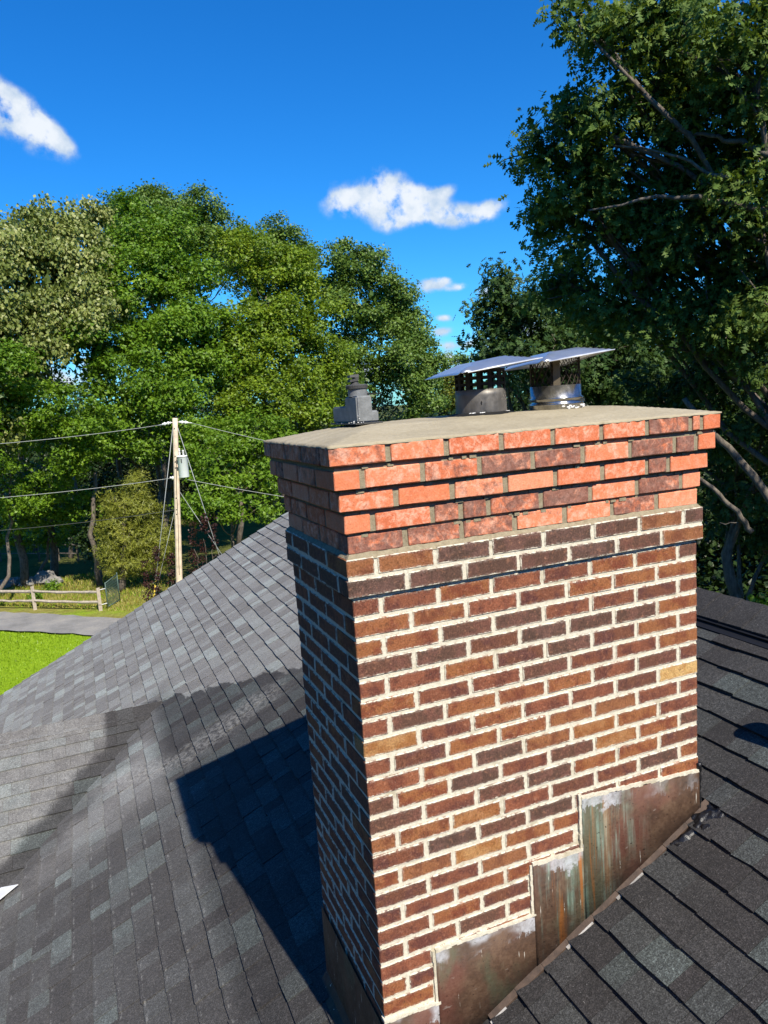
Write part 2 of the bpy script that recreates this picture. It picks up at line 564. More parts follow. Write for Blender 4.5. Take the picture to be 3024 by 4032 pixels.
def mat_copper():
    mt, t, b = material('weathered_copper')
    pos = t.new('ShaderNodeNewGeometry').outputs['Position']
    down = t.attr('down').outputs['Fac']          # metres below the sheet's top edge
    streak = t.noise(1, 6, 0.65, t.scalevec(pos, (26, 26, 2.0)), 0.3)
    streak2 = t.noise(1, 5, 0.65, t.scalevec(pos, (90, 90, 4)))
    big = t.noise(7, 6, 0.62, pos)
    fine = t.noise(55, 6, 0.7, pos)
    s = t.new('ShaderNodeSeparateXYZ')
    t.l.new(pos, s.inputs[0])
    X, Z = s.outputs[0], s.outputs[2]
    c = t.ramp(t.math('ADD', t.math('MULTIPLY', big, 0.65), t.math('MULTIPLY', fine, 0.35)), [(0.32, (.040, .026, .018)), (0.5, (.092, .052, .032)), (0.66, (.16, .098, .06))])
    ruddy = t.smooth(t.noise(3.2, 4, 0.5, pos), 0.48, 0.62)
    c = t.mix(t.math('MULTIPLY', ruddy, 0.5), c, (.145, .05, .036))
    mossy = t.smooth(t.noise(4.1, 5, 0.55, t.scalevec(pos, (1, 1, .5))), 0.5, 0.62)
    c = t.mix(t.math('MULTIPLY', mossy, 0.6), c, (.085, .105, .062))
    # green and rust runs under the steps
    zone = t.math('MULTIPLY', t.smooth(X, 0.60, 0.68), t.smooth(X, 0.98, 1.2, 1, 0))
    green = t.math('MULTIPLY', t.math('MULTIPLY', t.smooth(streak, 0.44, 0.66), zone), t.smooth(t.noise(5, 4, 0.6, pos), 0.35, 0.6))
    c = t.mix(t.math('MULTIPLY', green, 0.75), c, t.mix(t.smooth(streak2, .4, .62), (.10, .17, .125), (.27, .37, .29)))
    rust = t.math('MULTIPLY', t.smooth(t.noise(1, 4, 0.6, t.scalevec(pos, (24, 24, 1.2)), 0.2), 0.52, 0.64), t.math('MULTIPLY', t.smooth(X, 0.64, 0.7), t.smooth(X, 0.88, 1.0, 1, 0)))
    c = t.mix(t.math('MULTIPLY', rust, 0.85), c, (.30, .10, .016))
    # chalky film torn away along a ragged line below the top edge
    tear = t.math('ADD', t.math('MULTIPLY', t.math('SUBTRACT', t.noise(16, 6, 0.65, pos), 0.5), 0.22), t.math('MULTIPLY', t.math('SUBTRACT', streak2, 0.5), 0.10))
    film = t.smooth(t.math('ADD', down, tear), 0.045, 0.058, 1, 0)
    film = t.math('MULTIPLY', film, t.math('MULTIPLY', t.smooth(t.noise(6, 3, 0.5, pos), 0.46, 0.58), t.smooth(X, .95, 1.15, 1, .35)))
    c = t.mix(t.math('MULTIPLY', film, 0.7), c, t.ramp(fine, [(0.35, (.25, .25, .25)), (0.65, (.47, .49, .51))]))
    drip = t.math('MULTIPLY', t.smooth(t.noise(1, 2, 0.5, t.scalevec(pos, (95, 95, 7))), 0.70, 0.74), t.smooth(fine, .4, .5))
    c = t.mix(t.math('MULTIPLY', drip, 0.85), c, (.74, .70, .60))
    c = t.mix(t.smooth(t.noise(110, 2, 0.5, pos), 0.27, 0.32, 0.9, 0), c, (.014, .008, .007))
    scuff = t.noise(1, 5, 0.6, t.scalevec(pos, (14, 14, 40)))
    c = t.mix(t.math('MULTIPLY', t.smooth(scuff, 0.66, 0.74), 0.35), c, (.45, .41, .35))
    t.put(b.inputs['Base Color'], c)
    b.inputs['Metallic'].default_value = 0.1
    t.put(b.inputs['Roughness'], t.ramp(fine, [(0.3, .45), (0.7, .8)]))
    b.inputs['Specular IOR Level'].default_value = 0.3
    bump(t, b, t.math('ADD', fine, t.math('MULTIPLY', big, 2)), 0.4, 0.006)
    return mt


def mat_leaf(name, stops, trans=0.28, rough=0.45, spec=0.35):
    mt, t, b = material(name)
    pos = t.new('ShaderNodeNewGeometry').outputs['Position']
    tint = t.attr('tint').outputs['Fac']
    clump = t.noise(0.55, 3, 0.5, pos)
    f = t.math('ADD', t.math('MULTIPLY', tint, 0.75), t.math('MULTIPLY', t.math('SUBTRACT', clump, 0.5), 0.6), clamp=True)
    c = t.ramp(f, stops)
    t.put(b.inputs['Base Color'], c)
    b.inputs['Roughness'].default_value = rough
    b.inputs['Specular IOR Level'].default_value = spec
    tr = t.new('ShaderNodeBsdfTranslucent')
    t.put(tr.inputs['Color'], t.mix(1.0, c, (1.35, 1.25, 0.5), 'MULTIPLY'))
    mx = t.new('ShaderNodeMixShader')
    mx.inputs[0].default_value = trans
    t.l.new(b.outputs[0], mx.inputs[1])
    t.l.new(tr.outputs[0], mx.inputs[2])
    t.l.new(mx.outputs[0], t.n['Material Output'].inputs['Surface'])
    return mt


def mat_bark(name, lo, hi):
    mt, t, b = material(name)
    pos = t.new('ShaderNodeNewGeometry').outputs['Position']
    n1 = t.noise(1, 6, 0.65, t.scalevec(pos, (16, 16, 3)), 0.5)
    n2 = t.noise(5, 4, 0.6, pos)
    f = t.math('ADD', t.math('MULTIPLY', n1, 0.7), t.math('MULTIPLY', n2, 0.3))
    t.put(b.inputs['Base Color'], t.ramp(f, [(0.35, lo), (0.62, hi)]))
    b.inputs['Roughness'].default_value = 0.9
    bump(t, b, f, 0.8, 0.03)
    return mt


def mat_ground():
    mt, t, b = material('rough_grass_ground')
    pos = t.new('ShaderNodeNewGeometry').outputs['Position']
    n1 = t.noise(0.35, 6, 0.6, pos)
    n2 = t.noise(6, 6, 0.7, pos)
    n3 = t.noise(30, 4, 0.7, pos)
    f = t.math('ADD', t.math('MULTIPLY', n2, 0.55), t.math('MULTIPLY', n3, 0.45))
    grass = t.ramp(f, [(0.3, (.12, .21, .006)), (0.5, (.24, .38, .014)), (0.7, (.37, .50, .04))])
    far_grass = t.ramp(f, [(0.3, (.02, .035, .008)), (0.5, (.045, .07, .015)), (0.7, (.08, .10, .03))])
    dry = t.ramp(f, [(0.3, (.12, .11, .03)), (0.5, (.26, .24, .055)), (0.7, (.45, .40, .16))])
    s = t.new('ShaderNodeSeparateXYZ')
    t.l.new(pos, s.inputs[0])
    # the verge beyond the drive is dry and yellow
    edge = t.math('ADD', s.outputs[1], t.math('MULTIPLY', s.outputs[0], 0.93))
    verge = t.math('MULTIPLY', t.smooth(edge, 31.5, 33.5), t.smooth(edge, 37.5, 40, 1, 0.3))
    mixf = t.math('MULTIPLY', verge, t.smooth(n1, 0.3, 0.55))
    # the mown lawn lies between the house and the drive; rougher, darker turf elsewhere
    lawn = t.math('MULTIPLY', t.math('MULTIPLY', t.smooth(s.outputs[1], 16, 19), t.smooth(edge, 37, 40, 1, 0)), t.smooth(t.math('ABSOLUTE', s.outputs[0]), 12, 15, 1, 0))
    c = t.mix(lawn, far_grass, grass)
    c = t.mix(mixf, c, dry)
    t.put(b.inputs['Base Color'], c)
    b.inputs['Roughness'].default_value = 0.95
    b.inputs['Specular IOR Level'].default_value = 0.1
    bump(t, b, f, 1.0, 0.08)
    return mt


def mat_gravel():
    mt, t, b = material('worn_asphalt_drive')
    pos = t.new('ShaderNodeNewGeometry').outputs['Position']
    n1 = t.noise(0.9, 6, 0.65, pos)
    n2 = t.noise(14, 6, 0.7, pos)
    f = t.math('ADD', t.math('MULTIPLY', n1, 0.6), t.math('MULTIPLY', n2, 0.4))
    t.put(b.inputs['Base Color'], t.ramp(f, [(0.35, (.17, .165, .155)), (0.5, (.26, .25, .235)), (0.68, (.38, .35, .30))]))
    b.inputs['Roughness'].default_value = 0.92
    bump(t, b, n2, 0.5, 0.02)
    return mt


def mat_metal(name, col, rough, dirt=0.4, scale=14, metal=0.95):
    mt, t, b = material(name)
    pos = t.new('ShaderNodeNewGeometry').outputs['Position']
    n1 = t.noise(scale, 6, 0.65, pos)
    n2 = t.noise(scale * 3, 4, 0.6, t.scalevec(pos, (1, 1, 0.3)))
    f = t.math('ADD', t.math('MULTIPLY', n1, 0.6), t.math('MULTIPLY', n2, 0.4))
    t.put(b.inputs['Base Color'], t.ramp(f, [(0.35, tuple(c * (1 - dirt) for c in col)), (0.65, col)]))
    b.inputs['Metallic'].default_value = metal
    t.put(b.inputs['Roughness'], t.ramp(n1, [(0.3, rough * 0.7), (0.7, min(1, rough * 1.5))]))
    bump(t, b, n1, 0.12, 0.004)
    return mt


M = {}
M['brick'] = mat_brick('old_clay_brick')
M['brick_new'] = mat_brick('red_crown_brick', True)
M['mortar'] = mat_mortar('cream_mortar', (.50, .455, .345), (.77, .715, .575), (.40, .345, .22), 0.6)
M['mortar_tan'] = mat_mortar('tan_mortar', (.20, .165, .105), (.36, .31, .21))
M['wash'] = mat_wash()
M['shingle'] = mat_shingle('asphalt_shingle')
M['shingle_d'] = mat_shingle('asphalt_shingle_dormer', True)
M['deck'] = plain('tarred_felt', (.012, .012, .013), 0.95)
M['copper'] = mat_copper()
M['copper_lip'] = plain('brown_copper_lip', (.075, .048, .032), 0.6, 0.1, 0.5, 30)
M['bare_edge'] = plain('bare_metal_edge', (.36, .34, .31), 0.6, 0.1, 0.5, 40)
M['tar'] = plain('black_roof_tar', (.008, .008, .009), 0.36, 0, 0.4, 40, 0.8, 0.5)
M['white'] = plain('white_trim_paint', (.78, .78, .76), 0.5, 0, 0.12, 9)
M['siding'] = plain('pale_siding', (.62, .62, .58), 0.7, 0, 0.08, 5)
M['vinyl'] = plain('black_vent_plastic', (.010, .010, .011), 0.6)
M['pvc'] = plain('grey_vent_pipe', (.30, .30, .29), 0.5)
M['steel'] = mat_metal('stainless_lid', (.74, .75, .74), 0.26, 0.3, 3.5, 0.8)
M['steel_dull'] = mat_metal('stained_stainless', (.22, .205, .185), 0.5, 0.5, 18, 0.6)
M['steel_pipe'] = mat_metal('bright_flue_pipe', (.46, .46, .46), 0.2, 0.45, 22)
M['soot'] = plain('sooted_mesh', (.006, .006, .006), 0.8)
M['mesh_wire'] = plain('rusty_mesh_wire', (.05, .035, .028), 0.7, 0.3)
M['strap'] = plain('tan_strap', (.13, .105, .07), 0.6, 0.3)
M['hood'] = plain('weathered_grey_hood', (.20, .21, .21), 0.6, 0.1, 0.35, 30, 0.35)
M['hood_dark'] = plain('dark_hood_lid', (.06, .06, .058), 0.6, 0.1, 0.4, 40, 0.4)
M['putty'] = plain('white_sealant', (.75, .75, .73), 0.8, 0, 0.15, 60, 0.8)
M['pole'] = plain('sunbleached_pole_wood', (.72, .58, .43), 0.9, 0, 0.3, 5)
M['porcelain'] = plain('white_porcelain', (.75, .75, .73), 0.3)
M['xfmr'] = plain('pale_grey_enamel', (.76, .80, .80), 0.45, 0, 0.06, 4)
M['wire'] = plain('aluminium_wire', (.34, .36, .35), 0.5, 0.2)
M['dark_metal'] = plain('dark_metal', (.06, .065, .06), 0.5, 0.3)
M['yellow'] = plain('yellow_guard', (.62, .45, .05), 0.6)
M['fence'] = plain('silvered_cedar', (.42, .36, .29), 0.9, 0, 0.35, 8)
M['gate'] = plain('green_gate_wire', (.09, .14, .12), 0.6, 0.2)
M['stone'] = plain('field_stone', (.24, .23, .21), 0.9, 0, 0.5, 2.5, 0.8)
M['ground'] = mat_ground()
M['drive'] = mat_gravel()
M['bark'] = mat_bark('grey_bark', (.05, .04, .03), (.20, .165, .13))
M['bark_pale'] = mat_bark('pale_oak_bark', (.04, .033, .026), (.20, .17, .13))
G_ = 'leaf'
M['maple'] = mat_leaf('maple_leaf', [(0.0, (.065, .135, .010)), (0.4, (.135, .25, .016)), (0.75, (.21, .325, .024)), (1.0, (.34, .43, .045))], .3)
M['maple_y'] = mat_leaf('yellowing_maple_leaf', [(0.0, (.08, .14, .010)), (0.4, (.17, .26, .016)), (0.75, (.28, .36, .024)), (1.0, (.42, .45, .045))], .3)
M['oak_far'] = mat_leaf('far_oak_leaf', [(0.0, (.055, .11, .018)), (0.4, (.12, .20, .03)), (0.75, (.19, .275, .05)), (1.0, (.29, .35, .09))], .22)
M['oak_pale'] = mat_leaf('pale_oak_leaf', [(0.0, (.09, .13, .025)), (0.4, (.20, .24, .05)), (0.7, (.40, .41, .15)), (1.0, (.68, .64, .36))], .22)
M['oak_near'] = mat_leaf('near_oak_leaf', [(0.0, (.045, .088, .022)), (0.35, (.10, .17, .036)), (0.7, (.18, .25, .05)), (0.96, (.29, .34, .075)), (1.0, (.46, .36, .04))], .28, .55, .18)
M['oak_mid'] = mat_leaf('deep_green_oak_leaf', [(0.0, (.024, .058, .018)), (0.35, (.055, .11, .03)), (0.7, (.10, .165, .042)), (1.0, (.19, .25, .06))], .24, .55, .2)
M['dark_leaf'] = mat_leaf('shaded_understorey_leaf', [(0.0, (.012, .03, .008)), (0.5, (.028, .058, .012)), (1.0, (.07, .115, .02))], .2)  # shade of the wood's interior is put into this darker colour
M['cedar'] = mat_leaf('cedar_spray', [(0.0, (.12, .145, .02)), (0.5, (.25, .27, .036)), (1.0, (.40, .39, .07))], .2)
M['barberry'] = mat_leaf('dark_red_leaf', [(0.0, (.025, .010, .010)), (0.5, (.06, .022, .018)), (1.0, (.13, .055, .035))], .2)
M['yellow_leaf'] = mat_leaf('yellow_green_leaf', [(0.0, (.07, .09, .01)), (0.5, (.15, .17, .015)), (1.0, (.28, .26, .03))], .3)
M['brown_leaf'] = mat_leaf('brown_dead_leaf', [(0.0, (.06, .035, .02)), (0.5, (.13, .075, .045)), (1.0, (.22, .14, .09))], .2)
M['straw'] = mat_leaf('dry_grass_blade', [(0.0, (.20, .19, .03)), (0.5, (.38, .34, .08)), (1.0, (.55, .48, .20))], .3)
M['grass'] = mat_leaf('grass_blade', [(0.0, (.14, .22, .006)), (0.5, (.27, .43, .016)), (1.0, (.42, .56, .05))], .3)

# ------------------------------------------------------------------ ground
GZ = -8.6


def build_ground():
    mb = MB()
    xs = [-1500, -400, -120, -60, -30, -15, 0, 15, 30, 60, 120, 400, 1500]
    ys = [-1500, -400, -100, -40, 0, 20, 30, 40, 50, 60, 80, 120, 250, 600, 1500]
    for j, y in enumerate(ys):
        for i, x in enumerate(xs):
            z = GZ + (random.uniform(-.08, .08) if abs(x) < 40 and 20 < y < 90 else 0)
            z += max(0, (y - 62)) * 0.006 if y < 300 else 0
            mb.v.append((x, y, z))
    w = len(xs)
    for j in range(len(ys) - 1):
        for i in range(w - 1):
            a = j * w + i
            mb.f.append((a, a + 1, a + 1 + w, a + w))
    o = mb.build('ground', M['ground'])
    tag(o, 'wide grassy ground of the yard around the house', None, None, 'structure')
    # the drive runs across below the fence, edges uneven
    A0, A1 = Vector((-18.5, 51.0, 0)), Vector((9.0, 25.2, 0))
    B0, B1 = Vector((-18.5, 47.4, 0)), Vector((9.0, 22.0, 0))
    mb = MB()
    n = 60
    for k in range(n + 1):
        f = k / n
        a = A0.lerp(A1, f)
        b = B0.lerp(B1, f)
        w1, w2 = random.uniform(-.18, .18), random.uniform(-.12, .12)
        mb.v += [(a.x, a.y + w1, GZ + .10), (b.x, b.y + w2, GZ + .10)]
    for k in range(n):
        a = 2 * k
        mb.f.append((a, a + 1, a + 3, a + 2))
    o = mb.build('driveway', M['drive'])
    tag(o, 'grey worn driveway crossing the yard in front of the fence', None, None, 'structure')


build_ground()

# ------------------------------------------------------------------ the house roof
SL = 0.5181
RA = math.atan(SL)
CA, SA = math.cos(RA), math.sin(RA)
Z0 = -1.8688                       # roof height at X = 0
RN = Vector((-SA, 0, CA))
RIDGE_X = 2.42
EAVE_X = -4.6
RAKE0, RAKE1 = (1.89, 8.12), (-2.13, 8.68)   # the far rake runs slightly out of square


def rake_y(x):
    return RAKE0[1] + (x - RAKE0[0]) * (RAKE1[1] - RAKE0[1]) / (RAKE1[0] - RAKE0[0])


def roof_pt(x, y, h=0.0):
    p = Vector((x, y, Z0 + SL * x))
    return p + RN * h


DRY, DRZ, DRX = 4.78, -2.03, -0.314      # cross gable: ridge line and where it dies into the main slope
DEAVE_Y = 3.495
DN = Vector((0, -SL, 1)).normalized()


def dorm_pt(x, y, h=0.0):
    return Vector((x, y, DRZ - SL * (DRY - y))) + DN * h


def valley_x(y):
    return DRX - (DRY - y)          # same pitch on both: the valley runs at 45 degrees in plan


house = empty('house', (0, 3, GZ), 'house with charcoal asphalt shingle roof around the brick chimney', 'house')


def build_house():
    # decks that carry the shingles
    mb = MB()
    y0 = -7.0
    a, b_, c_, d_ = roof_pt(EAVE_X, y0, -.004), roof_pt(RIDGE_X, y0, -.004), roof_pt(RIDGE_X, rake_y(RIDGE_X) - .01, -.004), roof_pt(EAVE_X, rake_y(EAVE_X) - .01, -.004)
    dn = Vector((0, 0, -.12))
    mb.hexa([a + dn, b_ + dn, c_ + dn, d_ + dn, a, b_, c_, d_])
    # the far slope beyond the ridge
    rz = Z0 + SL * RIDGE_X
    e0, e1 = Vector((RIDGE_X + 6.0, y0, rz - SL * 6.0)), Vector((RIDGE_X + 6.0, rake_y(RIDGE_X) - .01, rz - SL * 6.0))
    mb.hexa([b_ + dn + Vector((.002, 0, 0)), e0 + dn, e1 + dn, c_ + dn + Vector((.002, 0, 0)), b_ + Vector((.002, 0, 0)), e0, e1, c_ + Vector((.002, 0, 0))])
    roof = mb.build('roof', M['deck'], house)
    mb = MB()
    XD = -4.9
    yy = DEAVE_Y - .005
    far = 2 * DRY - yy
    p = [dorm_pt(XD, yy, -.004), dorm_pt(valley_x(yy) + .1, yy, -.004), dorm_pt(DRX + .06, DRY, -.004), dorm_pt(XD, DRY, -.004)]
    mb.add(p, [(0, 1, 2, 3)])
    q = [Vector((v.x, 2 * DRY - v.y, v.z)) for v in p]
    mb.add(q, [(3, 2, 1, 0)])
    droof = mb.build('dormer_roof', M['deck'], house)
    # white trim and cheek wall under the low eave of the cross gable
    mb = MB()
    mb.box((XD, DEAVE_Y + .012, dorm_pt(0, DEAVE_Y).z - .42), (valley_x(DEAVE_Y) + .03, DEAVE_Y + .035, dorm_pt(0, DEAVE_Y).z - .012))
    mb.build('fascia', M['white'], house)
    mb = MB()
    mb.box((XD + .3, DEAVE_Y + .3, GZ), (valley_x(DEAVE_Y), far - .3, dorm_pt(0, DEAVE_Y).z - .06))
    mb.build('dormer_wall', M['siding'], house)
    # white metal laid on the main slope below the eave's end
    sheet = []
    for px, py in ((0, 1927), (47, 1918.5), (0, 1957.5)):
        v = ray(px, py)
        t0 = (Z0 - (CPOS.z - SL * CPOS.x)) / (v.z - SL * v.x)
        sheet.append(CPOS + v * t0)
    tip, a_, b2 = sheet[1], sheet[0], sheet[2]
    a_ = tip + (a_ - tip) * 2.6
    b2 = tip + (b2 - tip) * 2.6
    mb = MB()
    mb.add([p_ + RN * h_ for h_ in (.038, .042) for p_ in (tip, a_, b2)], [(0, 2, 1), (3, 4, 5), (0, 1, 4, 3), (1, 2, 5, 4), (2, 0, 3, 5)])
    mb.build('valley_metal', M['white'], house)
    # drip edge showing as a bright sliver at the eave's end
    mb = MB()
    ev = dorm_pt(0, DEAVE_Y, 0).z
    mb.box((valley_x(DEAVE_Y) - .16, DEAVE_Y - .012, ev - .012), (valley_x(DEAVE_Y) + .03, DEAVE_Y + .01, ev - .002))
    mb.build('drip_edge', M['white'], house)
    # gable walls and rake boards
    wy = 8.0
    mb = MB()
    mb.add([(EAVE_X + .4, wy, GZ), (RIDGE_X + 5.6, wy, GZ), (RIDGE_X + 5.6, wy, rz - SL * 5.6 - .14), (RIDGE_X, wy, rz - .16), (EAVE_X + .4, wy, Z0 + SL * (EAVE_X + .4) - .14),
            (EAVE_X + .4, -6.6, GZ), (RIDGE_X + 5.6, -6.6, GZ), (RIDGE_X + 5.6, -6.6, rz - SL * 5.6 - .14), (RIDGE_X, -6.6, rz - .16), (EAVE_X + .4, -6.6, Z0 + SL * (EAVE_X + .4) - .14)],
           [(0, 1, 2, 3, 4), (9, 8, 7, 6, 5), (0, 5, 6, 1), (1, 6, 7, 2), (4, 9, 5, 0), (2, 7, 8, 3), (3, 8, 9, 4)])
    mb.build('wall', M['siding'], house)
    mb = MB()
    r0, r1 = roof_pt(EAVE_X, rake_y(EAVE_X), -.006), roof_pt(RIDGE_X, rake_y(RIDGE_X), -.006)
    dv = Vector((0, 0, -.16))
    th = Vector((0, -.03, 0))
    mb.hexa([r0 + dv + th, r1 + dv + th, r1 + dv, r0 + dv, r0 + th, r1 + th, r1, r0])
    mb.build('rake_board', M['white'], house)

    tabs = []      # (8 corners, tint, parent)
    EXP = 0.11725

    def tint():
        return random.choices([random.uniform(0, .3), random.uniform(.3, .6), random.uniform(.6, .85), random.uniform(.85, 1)], [46, 35, 16, 3])[0]

    for k in range(-30, 16):
        xl = 0.523 + EXP * k
        xu = min(xl + EXP * 1.35, RIDGE_X - .01)
        y = -1.9 + random.uniform(0, .2)
        ymax = rake_y(xl)
        while y < ymax:
            w = random.choice([.07, .09, .105, .12, .14, .17, .21]) * random.uniform(.9, 1.1)
            y1 = min(y + w, ymax + random.uniform(-.004, .004))
            yc = (y + y1) / 2
            inside = (DEAVE_Y + .02 < yc < 2 * DRY - DEAVE_Y) and xl + .13 < DRX - abs(DRY - yc) - .12
            if not inside and y1 - y > .02:
                up = random.choice([0, 0, .0035, .0045])
                lift = .0190 + up + random.uniform(-.002, .003)
                j1, j2 = random.uniform(-.004, .004), random.uniform(-.004, .004)
                g = .0012
                P = [roof_pt(xl + j1, y + g, .001), roof_pt(xu, y + g, -.003), roof_pt(xu, y1 - g, -.003), roof_pt(xl + j2, y1 - g, .001),
                     roof_pt(xl + j1, y + g, lift), roof_pt(xu, y + g, .003), roof_pt(xu, y1 - g, .003), roof_pt(xl + j2, y1 - g, lift)]
                tabs.append((P, tint(), roof))
            y = y1
            if y >= ymax - .01:
                break
    k = 0
    while DEAVE_Y + EXP * k < DRY - .04:
        yl = DEAVE_Y + EXP * k
        yu = min(yl + EXP * 1.35, DRY - .006)
        x = valley_x(yl) + .10
        while x > -2.6:
            w = random.choice([.11, .13, .15, .18, .22, .3]) * random.uniform(.9, 1.1)
            x0 = x - w
            up = random.choice([0, 0, .0035, .0045])
            lift = .0185 + up + random.uniform(-.001, .0015)
            g = .0012
            j1, j2 = random.uniform(-.003, .003), random.uniform(-.003, .003)
            P = [dorm_pt(x0 + g, yl + j1, .001), dorm_pt(x - g, yl + j2, .001), dorm_pt(x - g, yu, -.003), dorm_pt(x0 + g, yu, -.003),
                 dorm_pt(x0 + g, yl + j1, lift), dorm_pt(x - g, yl + j2, lift), dorm_pt(x - g, yu, .003), dorm_pt(x0 + g, yu, .003)]
            tt = tint()
            tabs.append((P, tt if tt > .3 else tt + .15, droof))
            x = x0
        k += 1
    # caps folded over the cross gable's ridge, the near leaf of each in view
    x = DRX + .03
    q = 0
    while x > -2.4:
        x0, x1 = x - .19, x
        l0, l1 = .016, .008
        w = .15
        tt = tint()
        for sgn in (1, -1):
            def dp(xx, yy_, h):
                v = dorm_pt(xx, yy_, h)
                return v if sgn > 0 else Vector((v.x, 2 * DRY - v.y, v.z))
            P = [dp(x0, DRY - w, l1 - .004), dp(x1, DRY - w, l0 - .006), dp(x1, DRY, l0 - .006), dp(x0, DRY, l1 - .004),
                 dp(x0, DRY - w, l1 + .004), dp(x1, DRY - w, l0 + .003), dp(x1, DRY, l0 + .003), dp(x0, DRY, l1 + .004)]
            tabs.append((P, tt, droof))
        x -= .145
        q += 1
    # order by the size they show at; those behind the chimney or outside the picture go last
    V = np.array([[list(v) for v in t_[0]] for t_ in tabs])
    pr = project(V.reshape(-1, 3)).reshape(-1, 8, 2)[:, 4:]
    xs, ys = pr[..., 0], pr[..., 1]
    area = 0.5 * np.abs((xs * np.roll(ys, -1, 1) - ys * np.roll(xs, -1, 1)).sum(1))
    cx, cy = xs.mean(1), ys.mean(1)
    out = (cx < 15) | (cx > 3010) | (cy < 0) | (cy > 4015)
    poly = [(1296, 1769), (2840, 1623), (2741, 3100), (2000, 3900), (1800, 4040), (1515, 4040), (1287, 3593), (1026, 1741)]
    inp = np.zeros(len(tabs), bool)
    for i in range(len(poly)):
        (x1, y1), (x2, y2) = poly[i], poly[i - 1]
        cond = ((y1 > cy) != (y2 > cy)) & (cx < (x2 - x1) * (cy - y1) / (y2 - y1 + 1e-9) + x1)
        inp ^= cond
    score = np.where(out | inp, -1, area)
    order = np.argsort(-score)
    single = set(order[:300].tolist())
    FQ = np.array([(0, 3, 2, 1), (4, 5, 6, 7), (0, 1, 5, 4), (1, 2, 6, 5), (2, 3, 7, 6), (3, 0, 4, 7)])
    rest = {id(roof): ([], []), id(droof): ([], [])}
    for i, (P, tt, par) in enumerate(tabs):
        mat = M['shingle'] if par is roof else M['shingle_d']
        if i in single:
            org = P[0]
            me = np_mesh('shingle', np.array([list(v - org) for v in P]), FQ, {'tint': np.full(8, tt)})
            link('shingle', me, mat, par, org)
        else:
            rest[id(par)][0].append(V[i])
            rest[id(par)][1].append(tt)
    for par, mat in ((roof, M['shingle']), (droof, M['shingle_d'])):
        vv, tt = rest[id(par)]
        vv = np.array(vv)
        n = len(vv)
        F = (FQ[None] + (np.arange(n) * 8)[:, None, None]).reshape(-1, 4)
        me = np_mesh('shingle_field', vv.reshape(-1, 3), F, {'tint': np.repeat(tt, 8)})
        o = link('shingle_field', me, mat, par)
        o['kind'] = 'stuff'
    # ridge vent with its cap shingles
    mb = MB()
    ya, yb = -3.0, rake_y(RIDGE_X)
    pr_ = []
    for y in (ya, yb):
        pr_ += [roof_pt(RIDGE_X - .165, y, .012), roof_pt(RIDGE_X - .165, y, .032), Vector((RIDGE_X, y, rz + .034)), Vector((RIDGE_X + .165, y, rz - SL * .165 + .032)), Vector((RIDGE_X + .165, y, rz - SL * .165 + .006))]
    mb.add(pr_, [(0, 1, 6, 5), (1, 2, 7, 6), (2, 3, 8, 7), (3, 4, 9, 8), (4, 0, 5, 9), (4, 3, 2, 1, 0), (5, 6, 7, 8, 9)])
    vent = mb.build('ridge_vent', M['vinyl'], house)
    mb = MB()
    mb.hexa([roof_pt(RIDGE_X - .20, ya, .008), roof_pt(RIDGE_X - .12, ya, .004), roof_pt(RIDGE_X - .12, yb, .004), roof_pt(RIDGE_X - .20, yb, .008),
             roof_pt(RIDGE_X - .20, ya, .020), roof_pt(RIDGE_X - .12, ya, .016), roof_pt(RIDGE_X - .12, yb, .016), roof_pt(RIDGE_X - .20, yb, .020)])
    mb.build('vent_baffle', M['vinyl'], vent)
    y = -1.2
    while y < yb:
        tt = random.uniform(0, .4)
        V8 = []
        F8 = []
        l0, l1 = .046, .040
        ye = y + .2
        w = .15
        secs = []
        for (yy_, h) in ((y, l0), (ye, l1)):
            top = [roof_pt(RIDGE_X - w, yy_, h), roof_pt(RIDGE_X - .03, yy_, h + .002), Vector((RIDGE_X, yy_, rz + h + .006)), Vector((RIDGE_X + .03, yy_, rz - SL * .03 + h + .004)), Vector((RIDGE_X + w, yy_, rz - SL * w + h))]
            secs.append(top + [v - Vector((0, 0, .007)) for v in top])
        V8 = [list(v) for s_ in secs for v in s_]
        for i in range(4):
            F8.append((i, i + 10, i + 11, i + 1))
            F8.append((i + 5, i + 6, i + 16, i + 15))
            F8.append((i, i + 1, i + 6, i + 5))
            F8.append((i + 10, i + 15, i + 16, i + 11))
        F8 += [(0, 5, 15, 10), (4, 14, 19, 9)]
        me = np_mesh('ridge_cap', np.array(V8), np.array(F8), {'tint': np.full(20, tt)})
        link('ridge_cap', me, M['shingle'], vent)
        y += .145
    return roof


build_house()

# ------------------------------------------------------------------ the chimney
CH_W, CH_D = 1.413, 0.7017
MH = 0.0677
chimney = empty('chimney', (0.7, 0.35, -1.6), 'brown brick chimney with corbelled orange-red brick crown and copper step flashing', 'chimney')

# letter codes for the tone of each brick on the sunlit face, read row by row
TONES = {'d': (.02, .10), 'p': (.12, .28), 'r': (.34, .55), 'o': (.6, .76), 'b': (.72, .84), 't': (.88, .95), 'y': (1.0, 1.0)}
ROWS = {-2: 'bbddddbd', -1: 'dddddpb', 1: 'rrorroop', 2: 'oorrooo', 3: 'oopdrrpr', 4: 'pdpdddo', 5: 'rropdpor', 6: 'orrprro', 7: 'rpooorpr', 8: 'trorrpy',
        9: 'rpoobbrr', 10: 'rodbtor', 11: 'podrptop', 12: 'prpdoop', 13: 'ootrprdo', 14: 'rdpdpro', 15: 'obtborrr', 16: 'prbrorr', 17: 'rrooprrr', 18: 'ropprrr',
        19: 'rrprrrrr', 20: 'rporrrr', 21: 'orrrrrrr', 22: 'ooorrrr'}


